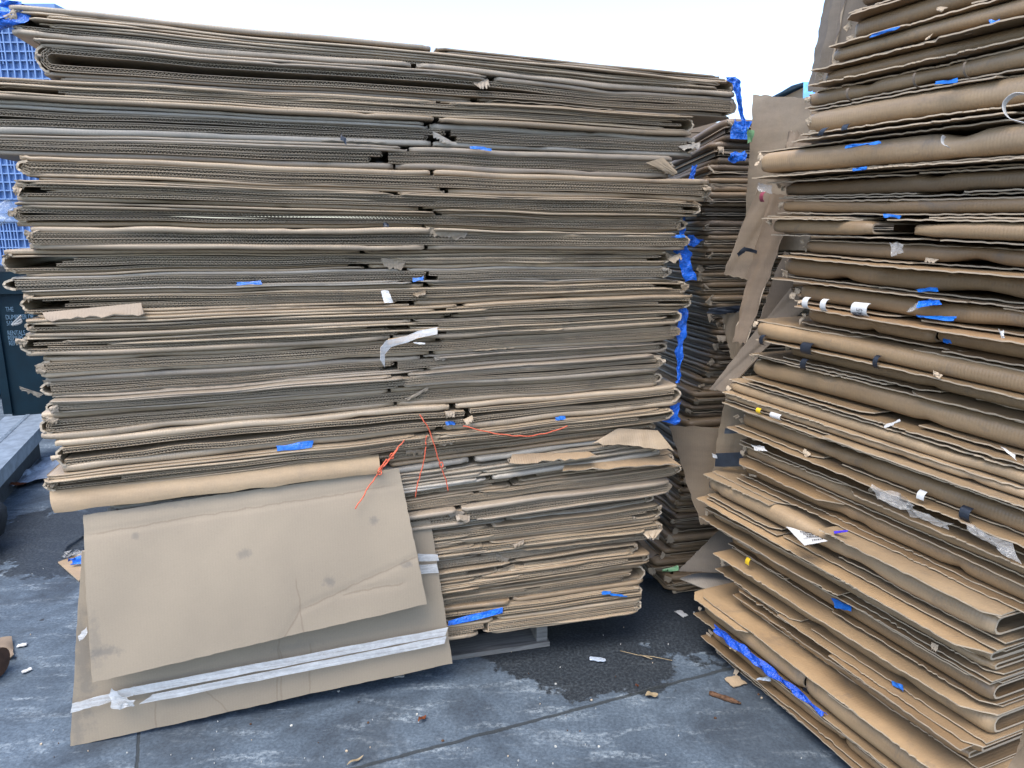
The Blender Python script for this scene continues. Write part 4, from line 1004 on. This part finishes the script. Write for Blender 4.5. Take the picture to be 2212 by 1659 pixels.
for i in range(NM):
    j = rng.uniform; ym = 0.5*(ys[i] + ys[i+1]); u = interp(CORN, ym) + j(-6, 6)
    sC, zt = FM.hit(u, ys[i]); _, zl = FM.hit(u, ys[i+1])
    if i == NM-1: zl = 0.004
    tilt = (0.15, 0.13, 0.09)[i] if i < 3 else 0.0
    zl0 = zl
    yaw = j(-0.05, 0.05); dz = j(-0.02, 0.03) if i < NM-3 else j(-0.03, 0.0)
    root = empty('flattened_box', FM.at(sC, dz, zl0), FM.rz + yaw)
    if tilt: root.rotation_euler = (-tilt, 0, FM.rz + yaw)
    where = f'{ORD[i+1]} box down the dark stack in the gap, '
    if i == NM-1: where = 'bottom flattened box of the dark stack in the gap, '
    tag(root, where + MLOOK[i], 'flattened box', 'flattened boxes in the dark stack in the gap')
    Tm = zt - zl; colr = scale(DARK if i < 3 else rng.choice((BROWN, BROWN, DARK)), 0.7, 0.95)  # browns dimmed in the colour itself, for the shade of the gap
    W_, D_ = j(1.0, 1.15), j(0.85, 1.0)
    nw = N1(i+900, 3); nc = N1(i+950, 40)
    def Lsweep(mb, z0, h, inset, seed):
        """a rounded fold that runs up the left side to the near corner and on along the front"""
        pts = []
        for q in range(12): pts.append((inset, D_ - (D_ - 0.04)*q/11, -1, 0))
        pts += [(inset + 0.010, 0.016 + inset, -0.8, -0.5), (inset + 0.022, inset + 0.006, -0.5, -0.8)]
        for q in range(14): pts.append((inset + 0.05 + (W_ - 0.05)*q/13, inset, 0, -1))
        rows = []
        for k, (x, y, nx, ny) in enumerate(pts):
            o = 0.005*nw(k*0.4 + seed) + (0.006*nc(k*1.1 + seed) if 9 < k < 17 else 0); row = []
            cr = 0.25 if 10 < k < 15 else 0
            for p in PHI:
                hh = h*(1 - cr*0.4*abs(nc(k + p))); rr = hh/2
                e_ = o + rr - rr*math.cos(p)**0.9
                row.append((x - nx*e_, y - ny*e_, z0 + 0.08*h*nw(k*0.3 + seed*2) + math.sin(p)*hh/2))
            rows.append([(pts[k][0] - nx*0.3 if nx else x + 0.0, y - ny*0.3 if ny else y, z0 + h/2)] + row + [(x - nx*0.3, y - ny*0.3, z0 - h/2)])
        mb.grid(rows, 0, True)
        n = len(rows[0]); 
    f1 = j(0.32, 0.5); f2 = j(0.25, 0.4)
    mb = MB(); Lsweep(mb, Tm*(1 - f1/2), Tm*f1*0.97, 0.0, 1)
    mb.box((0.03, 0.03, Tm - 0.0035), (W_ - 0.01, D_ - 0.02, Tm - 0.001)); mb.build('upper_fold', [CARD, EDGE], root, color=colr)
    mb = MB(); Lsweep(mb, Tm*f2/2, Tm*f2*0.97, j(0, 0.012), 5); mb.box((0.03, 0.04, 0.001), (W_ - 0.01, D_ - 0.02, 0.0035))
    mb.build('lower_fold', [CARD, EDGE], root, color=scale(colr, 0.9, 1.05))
    mb = MB(); zz = Tm*(f2 + (1 - f1 - f2)/2); n = max(1, int(Tm*(1 - f1 - f2)/0.006))
    for q in range(n):
        zq = Tm*f2 + Tm*(1 - f1 - f2)*(q + 0.5)/n; wq = N1(i*5+q, 4)
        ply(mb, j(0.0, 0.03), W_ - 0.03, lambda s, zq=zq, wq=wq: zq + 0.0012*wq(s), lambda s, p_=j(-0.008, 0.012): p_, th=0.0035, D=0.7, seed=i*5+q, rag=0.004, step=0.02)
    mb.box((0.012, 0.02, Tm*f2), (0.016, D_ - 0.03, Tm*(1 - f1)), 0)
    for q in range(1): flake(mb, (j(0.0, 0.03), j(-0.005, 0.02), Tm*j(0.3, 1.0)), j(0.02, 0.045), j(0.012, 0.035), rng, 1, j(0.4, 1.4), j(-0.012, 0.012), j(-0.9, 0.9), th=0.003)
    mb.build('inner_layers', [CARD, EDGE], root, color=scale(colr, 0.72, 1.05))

# ------------------------------------------------------------------ loose sheets leaning in the gap between the stacks
def loose(name, quad, ys_, color, label, th=0.006, bow=0.01, n=(14, 20), cat='cardboard sheet', seed=0, tapes=(), rag=0.0, mat=None):
    C = [at_y(u, v, y) for (u, v), y in zip(quad, ys_)]; base = C[3].copy(); P = bil([c - base for c in C], *n)
    nr, nb = N1(seed, 1.1), N1(seed+1, 0.9)
    for i, row in enumerate(P):
        for k, p in enumerate(row):
            p.y += bow*math.sin(math.pi*k/n[1]) + 0.006*nb(i*0.3 + k*0.21)
            if i in (0, n[0]): p.x += (0.004 + rag)*nr(k*0.9 + i)
            if k in (0, n[1]): p.z += (0.003 + rag)*nr(i*0.8 + k)
    root = empty(name, base); tag(root, label, cat)
    mb = MB(); mb.slab(P, th, 0, 1); mb.build('sheet', [CARDZ, EDGE], root, color=tuple(c*(0.70 if label.startswith('tall pale') else 0.52) for c in color))  # sheet colour scaled down to stand in for shade between the stacks
    for (tn, q, yq, m_) in tapes:
        mb = MB(); crumple_sheet(mb, bil([at_y(u, v, y) - base for (u, v), y in zip(q, yq)], 6, 3), 0.003, rng, 0, 0.001, 2); mb.build(tn, [m_], root)
    return root
YG = 2.62
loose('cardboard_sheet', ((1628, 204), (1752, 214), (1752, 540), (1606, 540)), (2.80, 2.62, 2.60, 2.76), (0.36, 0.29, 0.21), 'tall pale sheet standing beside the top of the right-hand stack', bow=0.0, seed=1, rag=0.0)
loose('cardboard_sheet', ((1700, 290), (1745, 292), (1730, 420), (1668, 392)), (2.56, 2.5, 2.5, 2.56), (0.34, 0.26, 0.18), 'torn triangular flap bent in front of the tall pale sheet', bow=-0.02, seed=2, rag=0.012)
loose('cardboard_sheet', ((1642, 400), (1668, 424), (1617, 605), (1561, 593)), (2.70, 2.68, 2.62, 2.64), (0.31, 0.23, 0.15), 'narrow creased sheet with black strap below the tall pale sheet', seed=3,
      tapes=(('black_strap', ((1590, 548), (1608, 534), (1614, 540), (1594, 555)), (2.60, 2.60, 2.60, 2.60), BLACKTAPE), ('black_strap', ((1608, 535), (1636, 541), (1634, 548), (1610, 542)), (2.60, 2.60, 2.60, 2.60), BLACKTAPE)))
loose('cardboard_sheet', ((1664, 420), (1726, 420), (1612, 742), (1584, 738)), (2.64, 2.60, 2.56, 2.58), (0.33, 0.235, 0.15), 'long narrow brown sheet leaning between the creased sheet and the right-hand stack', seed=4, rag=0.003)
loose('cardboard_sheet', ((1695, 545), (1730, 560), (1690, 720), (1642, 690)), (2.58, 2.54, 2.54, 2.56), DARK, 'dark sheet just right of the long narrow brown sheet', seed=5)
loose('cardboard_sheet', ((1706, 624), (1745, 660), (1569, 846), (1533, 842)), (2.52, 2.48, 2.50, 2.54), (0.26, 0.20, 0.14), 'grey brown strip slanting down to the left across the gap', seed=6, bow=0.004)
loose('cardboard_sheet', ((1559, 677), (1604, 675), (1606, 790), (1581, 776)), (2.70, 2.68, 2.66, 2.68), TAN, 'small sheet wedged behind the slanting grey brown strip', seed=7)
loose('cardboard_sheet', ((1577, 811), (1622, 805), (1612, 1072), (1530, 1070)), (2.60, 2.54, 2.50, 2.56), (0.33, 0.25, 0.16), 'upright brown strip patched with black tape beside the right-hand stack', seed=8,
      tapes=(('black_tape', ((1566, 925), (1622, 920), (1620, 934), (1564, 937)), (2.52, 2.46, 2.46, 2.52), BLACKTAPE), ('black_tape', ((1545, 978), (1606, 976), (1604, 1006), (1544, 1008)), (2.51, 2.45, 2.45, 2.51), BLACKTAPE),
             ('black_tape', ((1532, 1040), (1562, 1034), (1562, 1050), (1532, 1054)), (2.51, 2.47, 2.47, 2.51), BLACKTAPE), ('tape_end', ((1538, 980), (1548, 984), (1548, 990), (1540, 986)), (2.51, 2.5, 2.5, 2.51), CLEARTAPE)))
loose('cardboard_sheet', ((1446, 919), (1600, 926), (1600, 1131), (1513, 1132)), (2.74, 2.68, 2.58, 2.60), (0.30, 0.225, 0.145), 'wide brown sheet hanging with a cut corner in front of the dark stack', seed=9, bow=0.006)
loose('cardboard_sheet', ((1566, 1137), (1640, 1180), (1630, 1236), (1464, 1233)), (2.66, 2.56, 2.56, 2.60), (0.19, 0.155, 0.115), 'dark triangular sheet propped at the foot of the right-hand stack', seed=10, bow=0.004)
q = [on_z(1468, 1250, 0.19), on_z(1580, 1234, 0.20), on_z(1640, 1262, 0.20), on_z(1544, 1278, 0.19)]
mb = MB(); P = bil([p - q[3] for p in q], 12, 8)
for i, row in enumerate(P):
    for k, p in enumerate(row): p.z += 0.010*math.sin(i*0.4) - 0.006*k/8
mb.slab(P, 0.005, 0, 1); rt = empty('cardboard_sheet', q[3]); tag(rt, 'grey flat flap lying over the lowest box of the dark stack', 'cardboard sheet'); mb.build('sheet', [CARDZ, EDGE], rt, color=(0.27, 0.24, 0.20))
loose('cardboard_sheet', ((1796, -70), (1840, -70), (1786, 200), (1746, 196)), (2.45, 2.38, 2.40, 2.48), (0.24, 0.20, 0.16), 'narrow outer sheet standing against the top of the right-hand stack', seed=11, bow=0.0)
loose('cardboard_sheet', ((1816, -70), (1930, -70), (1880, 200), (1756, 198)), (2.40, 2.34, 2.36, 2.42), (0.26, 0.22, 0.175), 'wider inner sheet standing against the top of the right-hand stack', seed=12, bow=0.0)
loose('cardboard_sheet', ((2216, 1560), (2300, 1500), (2300, 1760), (2176, 1700)), (1.28, 1.2, 1.1, 1.2), TAN, 'sheet edge leaning at the near end of the right-hand stack', seed=13, bow=0.0, th=0.008)
# scraps of film in the gap
def scrap(name, quad, y, mat, label, amp=0.010, cat='plastic film', n=(8, 6)):
    C = [at_y(u, v, y) for (u, v) in quad]; b0 = C[3].copy(); mb = MB(); crumple_sheet(mb, bil([c - b0 for c in C], *n), amp, rng, 0, 0.001, 2.2)
    return tag(mb.build(name, [mat], None, b0), label, cat)
scrap('blue_film', ((1582, 254), (1622, 262), (1616, 300), (1580, 298)), 2.74, BLUEFILM, 'blue film bunched under the top corner of the dark stack')
scrap('blue_film', ((1572, 334), (1612, 328), (1608, 344), (1572, 348)), 2.72, BLUEFILM, 'blue film spread on a lower corner of the dark stack')
scrap('blue_film', ((1488, 512), (1518, 516), (1502, 533), (1486, 524)), 2.72, BLUEFILM, 'pointed blue film scrap beside the ninth box of the wide front stack')
scrap('green_film', ((1614, 276), (1628, 280), (1624, 305), (1616, 310)), 2.72, GREENFILM, 'pale green film scrap beside the bunched blue film', 0.005)
scrap('black_film', ((1530, 668), (1600, 662), (1600, 674), (1528, 678)), 2.68, BLACKTAPE, 'black film strip lying across the dark stack above the small wedged sheet', 0.006)
scrap('green_wrapper', ((1430, 1228), (1466, 1222), (1468, 1230), (1432, 1236)), 2.60, GREENFILM, 'small green wrapper on the dark stack left of the triangular sheet', 0.005, 'wrapper')
b0 = at_y(1722, 203, 3.6); mb = MB(); P = []
for i in range(15):
    P.append([(lerp(-0.10, 0.45, i/14), lerp(-0.33, 0.35, max(0, k - 1)/5) - (0.012 if k == 0 else 0), 0.022*math.sin(i/14*math.pi)*math.sin(k/6*math.pi)**0.5 + 0.004*math.sin(i*1.9 + k*1.3) - (0.09 if k == 0 else 0.012 if k == 1 else 0)) for k in range(7)])
mb.slab(P, 0.002, 0); tp = mb.build('blue_tarp', [simple('light blue tarp', (0.12, 0.34, 0.72), 0.4, 0.5)], None, b0); tag(tp, 'blue tarp showing behind the tall pale sheet', 'tarp')
mb = MB(); mb.box((-0.06, -0.33, 0.0), (0.42, 0.33, b0.z - 0.012)); bx = mb.build('bale', [CARDZ], None, (b0.x, b0.y, 0), color=BROWN); tag(bx, 'bale of cardboard under the blue tarp behind the stacks', 'bale')

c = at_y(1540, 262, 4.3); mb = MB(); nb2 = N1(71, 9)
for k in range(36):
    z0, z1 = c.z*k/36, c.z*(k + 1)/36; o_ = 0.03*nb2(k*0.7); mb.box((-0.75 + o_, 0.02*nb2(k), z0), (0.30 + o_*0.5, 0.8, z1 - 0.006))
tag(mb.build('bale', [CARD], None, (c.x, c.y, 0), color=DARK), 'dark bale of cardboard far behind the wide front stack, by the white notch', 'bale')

# ------------------------------------------------------------------ left background: bins, dumpster, steel rail, sheeting
def bulk_bin(x0, x1, y, z0, z1, label):
    root = empty('bulk_bin', ((x0+x1)/2, y, z0)); tag(root, label, 'plastic bin', 'blue bins stacked behind the wide front stack')
    W_, H_ = (x1 - x0)/2, z1 - z0
    mb = MB(); mb.box((-W_, 0.03, 0.10), (W_, 1.0, H_)); mb.build('wall', BINBLUE, root)
    mb = MB(); mb.box((-W_ - 0.01, -0.012, H_ - 0.07), (W_ + 0.01, 1.01, H_ - 0.002)); mb.build('rim', BINBLUE, root)
    mb = MB(); nx, nz = 22, 9; rr = random.Random(int(z0*100))
    for k in range(nx + 1):
        x = lerp(-W_, W_, k/nx); mb.box((x - 0.005, 0.0, 0.12), (x + 0.005, 0.031, H_ - 0.071))
        if rr.random() < 0.35: mb.box((x + 0.022, 0.006, H_*0.45), (x + 0.030, 0.031, H_ - 0.072))
    for k in range(nz + 1):
        z = lerp(0.12, H_ - 0.08, k/nz); mb.box((-W_, 0.003, z - 0.005), (W_, 0.0305, z + 0.005))
    mb.build('rib_grid', BINBLUE, root)
    for x in (-W_, -0.08, W_ - 0.16): mb = MB(); mb.box((x, 0.02, 0.0), (x + 0.16, 0.98, 0.099)); mb.build('foot', BINBLUE, root)
BX1 = at_y(118, 20, 6.4).x; ztop = at_y(60, 8, 6.4).z
for k, nm in enumerate(('lowest blue bulk bin, standing behind the green dumpster', 'second blue bulk bin from the ground behind the dumpster', 'third blue bulk bin, beside the middle of the wide front stack', 'topmost blue bulk bin, beside the top of the wide front stack')):
    bulk_bin(BX1 - 1.25, BX1, 6.4, ztop*k/4 + 0.001, ztop*(k+1)/4, nm)

DY = 5.4
db = Frame(at_y(6, 760, DY).x, DY, 80)
root = empty('dumpster', db.o, db.rz); tag(root, 'dark blue-green steel dumpster with faded white stencilling', 'dumpster')
mb = MB(); mb.box((-0.0, 0.0, 0.12), (1.7, 1.2, 1.22)); mb.build('body', DUMPPAINT, root)
mb = MB(); mb.box((-0.03, -0.035, 1.06), (1.73, 1.23, 1.14)); mb.build('rim', DUMPPAINT, root)
mb = MB(); mb.box((-0.02, 0.02, 1.222), (1.72, 1.22, 1.26)); mb.build('lid', DARKSTEEL, root)
for x in (0.1, 1.5): mb = MB(); mb.box((x, 0.1, 0.0), (x + 0.1, 1.1, 0.119)); mb.build('skid', DARKSTEEL, root)
for x in (-0.05, 1.69): mb = MB(); mb.box((x, -0.02, 0.14), (x + 0.06, 0.08, 1.05)); mb.build('corner_post', DUMPPAINT, root)
def words(txt, s, z, size):
    cu = bpy.data.curves.new('stencil', 'FONT'); cu.body = txt; cu.size = size; cu.extrude = 0.0006; cu.space_character = 0.95
    tmp = bpy.data.objects.new('stencil_curve', cu); me = bpy.data.meshes.new_from_object(tmp); bpy.data.objects.remove(tmp); bpy.data.curves.remove(cu)
    me.materials.clear(); me.materials.append(STENCIL); o = bpy.data.objects.new('stencil_line', me); COL.objects.link(o); o.parent = root
    o.location = (s, -0.003, z); o.rotation_euler = (math.pi/2, 0, 0); o.scale = (0.62, 1, 1)
for (txt, u, v) in (('THE', 13, 673), ('DUMPSTER DR', 13, 690), ('510-50', 15, 703), ('RENTALS', 17, 724), ('REPAIRS', 18, 735), ('REFITTINGS', 20, 746)):
    s_, z_ = db.hit(u, v); words(txt, s_, z_, 0.050)

a, b = on_z(-60, 1010, 0.28), on_z(62, 896, 0.28); dirv = (b - a).normalized(); ang = math.atan2(dirv.y, dirv.x); L = (b - a).length
root = empty('steel_rail', (a.x, a.y, 0), ang); tag(root, 'galvanised steel rail raised off the ground by the dumpster', 'steel rail')
mb = MB(); mb.box((-0.6, -0.14, 0.262), (L, 0.14, 0.28)); mb.build('plate', STEEL, root)
mb = MB(); mb.box((-0.6, -0.155, 0.20), (L, -0.141, 0.284)); mb.build('edge_flange', STEEL, root)
mb = MB()
for k in range(60): x = lerp(-0.6, L, k/60); mb.box((x, -0.012, 0.2805), (x + 0.012, 0.012, 0.288))
mb.build('tread_row', STEEL, root)
mb = MB(); mb.box((-0.6, -0.06, 0.0), (L - 0.1, 0.06, 0.261)); mb.build('beam', DARKSTEEL, root)

mb = MB(); q = [on_z(-90, 1020), on_z(140, 985), on_z(140, 1040), on_z(-90, 1075)]; P = bil([p - q[3] for p in q], 24, 10)
for row in P:
    for p in row: p.z += 0.03
crumple_sheet(mb, P, 0.030, rng, 0, 0.001, 1.6); sh = mb.build('plastic_sheeting', [SHEETING], None, q[3]); tag(sh, 'crumpled white plastic sheeting on the ground behind the stack', 'plastic sheet')

def leaf(u, v, size, mat, label, z=0.004, rot=0.3, lobes=5, cat='leaf', slim=0.5, name='dry_leaf'):
    c = on_z(u, v, z); mb = MB(); P = []
    n = 14
    for i in range(n + 1):
        t = i/n; wd = size*slim*math.sin(math.pi*min(1, max(0.02, t)))**0.7*(0.65 + 0.35*abs(math.cos(lobes*math.pi*t)))
        P.append([((t - 0.5)*size*2*math.cos(rot) - y*math.sin(rot), (t - 0.5)*size*2*math.sin(rot) + y*math.cos(rot), 0.006 + 0.010*abs(y)/size + 0.004*math.sin(t*7)) for y in (-wd, -wd*0.4, 0, wd*0.4, wd)])
    mb.slab(P, 0.0008, 0); return tag(mb.build(name, [mat], None, c), label, cat)
leaf(36, 1048, 0.055, LEAF, 'reddish brown lobed leaf lying on the white plastic sheeting', 0.045, 0.3, 4)
leaf(768, 1646, 0.028, STRAW, 'pale slender leaf on the concrete near the bottom edge', rot=0.75, slim=0.16, lobes=0)
leaf(912, 1556, 0.018, LEAF, 'curled brown leaf on the concrete below the taped panel', rot=0.9, lobes=3)
leaf(1408, 1505, 0.022, STRAW, 'round tan leaf on the concrete by the slab joint', rot=0.1, slim=0.7, lobes=1)
leaf(1376, 1485, 0.006, LEAF, 'tiny brown leaf fragment on the concrete', rot=0.4, slim=0.7, lobes=1)
mb = MB(); c = on_z(1566, 1512); nb_ = N1(5, 20)
mb.tube([c*0 + Vector((0.045*(t-0.5)*2, -0.028*(t-0.5)*2, 0.007)) for t in [k/8 for k in range(9)]], 0.010, 0, 8, lambda t: 0.4 + 0.6*math.sin(math.pi*min(1, t+0.05)) + 0.25*nb_(t))
tag(mb.build('bark_piece', [BARK], None, c), 'splintered piece of brown bark on the concrete at right', 'bark')
def chip(u, v, w_, h_, mat, label, name, cat, rot=0.0, color=TAN, z=0.004):
    c = on_z(u, v, z); mb = MB(); P = []
    rr = random.Random(int(u*7 + v))
    for i in range(5): P.append([((i/4 - 0.5)*w_*math.cos(rot) - (k/4 - 0.5)*h_*math.sin(rot) + rr.uniform(-1, 1)*w_*0.05, (i/4 - 0.5)*w_*math.sin(rot) + (k/4 - 0.5)*h_*math.cos(rot) + rr.uniform(-1, 1)*h_*0.06, 0.002 + rr.uniform(0, 0.004)) for k in range(5)])
    mb.slab(P, 0.003, 0); return tag(mb.build(name, [mat], None, c, color=color), label, cat)
chip(1588, 1473, 0.055, 0.05, CARD, 'square scrap of cardboard on the concrete by the right-hand stack', 'cardboard_scrap', 'scrap', 0.4)
chip(1291, 1426, 0.055, 0.02, SHEETING, 'grey paper scrap lying in the wet patch', 'paper_scrap', 'scrap', -0.2)
chip(1472, 1327, 0.028, 0.05, WHITETAPE, 'white curled paper scrap between the wide front stack and the right-hand stack', 'paper_scrap', 'scrap', 0.5)
chip(862, 1462, 0.035, 0.016, FLECK, 'white foam crumb at the bottom edge of the taped panel', 'foam_crumb', 'scrap', 0.2)
chip(48, 1395, 0.03, 0.02, WHITETAPE, 'upper white paper scrap on the concrete left of the panels', 'paper_scrap', 'scrap', 0.4)
chip(58, 1450, 0.03, 0.015, WHITETAPE, 'lower white paper scrap on the concrete left of the panels', 'paper_scrap', 'scrap', 0.9)
mb = MB(); c = on_z(1395, 1418, 0.004)
mb.tube([Vector((-0.09, 0.03, 0.004)), Vector((-0.03, 0.0, 0.006)), Vector((0.03, -0.012, 0.006)), Vector((0.09, -0.03, 0.003))], 0.0012, 0, 6)
mb.tube([Vector((-0.02, 0.0, 0.006)), Vector((0.02, -0.022, 0.004))], 0.0016, 0, 6); tag(mb.build('dry_twig', [STRAW], None, c), 'thin dry twig lying in the wet patch', 'twig')
# the black strap, blue bag and scrap left of the hanging panels
mb = MB(); pts = [(186, 1152), (165, 1158), (142, 1172), (137, 1190), (142, 1200), (158, 1186), (180, 1182)]
P = [[on_z(u, v, 0.002 + 0.02*abs(math.sin(k))), on_z(u, v, 0.016 + 0.02*abs(math.sin(k)))] for k, (u, v) in enumerate(pts)]; b0 = P[3][0].copy()
mb.slab([[p - b0 for p in row] for row in P], 0.0012, 0); tag(mb.build('black_strap', [BLACKTAPE], None, b0), 'looped black plastic strap on the ground left of the hanging panels', 'strap')
q = [on_z(125, 1215, 0.006), on_z(190, 1190, 0.006), on_z(240, 1220, 0.01), on_z(170, 1255, 0.006)]; mb = MB(); mb.slab(bil([p - q[3] for p in q], 6, 6), 0.005, 0, 1)
tag(mb.build('cardboard_scrap', [CARDZ, EDGE], None, q[3], color=BROWN), 'brown cardboard scrap under the blue bag left of the panels', 'scrap')
q = [on_z(150, 1205, 0.05), on_z(200, 1188, 0.06), on_z(205, 1215, 0.03), on_z(152, 1222, 0.02)]; mb = MB(); crumple_sheet(mb, bil([p - q[3] for p in q], 10, 8), 0.014, rng, 0, 0.001, 2)
tag(mb.build('blue_bag', [BLUEFILM], None, q[3]), 'crumpled small blue bag on the ground left of the panels', 'plastic bag')
q = [on_z(138, 1193, 0.02), on_z(185, 1188, 0.02), on_z(185, 1200, 0.02), on_z(138, 1204, 0.02)]; mb = MB(); crumple_sheet(mb, bil([p - q[3] for p in q], 12, 6), 0.012, rng, 0, 0.001, 2.6)
tag(mb.build('clear_film', [CLEARFILM], None, q[3]), 'shredded clear film beside the looped black strap', 'plastic film')
# dark rolled rubber sheet and a wet cardboard roll at the left frame edge
c = on_z(-18, 1350) + Vector((-0.45, 0, 0)); nr_ = N1(8, 3)
mb = MB(); ring = []
for i in range(14):
    t = i/13; ring.append([(-0.55 + 1.1*t*0 + 0.16*math.cos(a_)*(1 + 0.08*nr_(t*3 + a_)), lerp(-0.1, 0.75, t), 0.15 + 0.15*math.sin(a_)*(1 + 0.06*nr_(a_*2 + t))) for a_ in [k*math.pi/10 for k in range(20)]])
mb.v = []; k0 = mb.grid(ring, 0, True, True); mb.face([k0 + k for k in range(20)][::-1]); mb.face([k0 + 13*20 + k for k in range(20)])
mb.v = [(x + 0.42, y, z) for (x, y, z) in mb.v]
tag(mb.build('rubber_roll', [TARP], None, (c.x, c.y, 0)), 'dark rolled rubber sheet on the ground at the left edge', 'roll')
c = on_z(-10, 1482) + Vector((-0.06, 0, 0)); mb = MB(); ring = []
for i in range(8):
    t = i/7; ring.append([(lerp(-0.4, 0.05, t), 0.055*math.cos(a_)*(1.1 - 0.15*t), 0.058 + 0.055*math.sin(a_)*(1 - 0.1*t)) for a_ in [k*math.pi/9 for k in range(18)]])
k0 = mb.grid(ring, 0, True, True); mb.face([k0 + k for k in range(18)][::-1]); mb.face([k0 + 7*18 + k for k in range(18)])
tag(mb.build('cardboard_roll', [RUST], None, (c.x, c.y + 0.05, 0)), 'wet brown cardboard roll on the ground at the lower left edge', 'roll')
q = [on_z(-60, 1385, 0.01), on_z(26, 1380, 0.01), on_z(30, 1420, 0.012), on_z(-60, 1425, 0.01)]; mb = MB(); P = bil([p - q[3] for p in q], 8, 6); nr2 = N1(3, 2)
for i, row in enumerate(P):
    for k, p in enumerate(row): p.z += 0.012*nr2(i + k*0.3)
mb.slab(P, 0.004, 0, 1); tag(mb.build('cardboard_scrap', [CARDZ, EDGE], None, q[3], color=DARK), 'ragged dark scrap of cardboard above the wet brown roll', 'scrap')

# countless small crumbs on the concrete, as one thing
rr = random.Random(77); mb = MB()
for k in range(210):
    u, v = rr.uniform(-20, 1900), rr.uniform(1120, 1700)
    if 160 < u < 960 and v < 1620 - (u-150)*0.22: continue
    c = on_z(u, v); sz = rr.choice((0.0012, 0.0016, 0.0022, 0.0042)); a_ = rr.uniform(0, 6.28)
    col_ = 0 if rr.random() < 0.55 else (1 if rr.random() < 0.5 else 2)
    pts = [(c.x + sz*rr.uniform(0.6, 1.3)*math.cos(a_ + q*1.257), c.y + sz*rr.uniform(0.5, 1.2)*math.sin(a_ + q*1.257)) for q in range(5)]
    k0 = len(mb.v); mb.v += [(x, y, 0.0045) for x, y in pts] + [(x, y, 0.0005) for x, y in pts]
    mb.face(range(k0, k0+5), col_)
    for q in range(5): mb.face((k0+q, k0+5+q, k0+5+(q+1) % 5, k0+(q+1) % 5), col_)
tag(mb.build('debris', [FLECK, BARK, EDGE], color=TAN), kind='stuff')
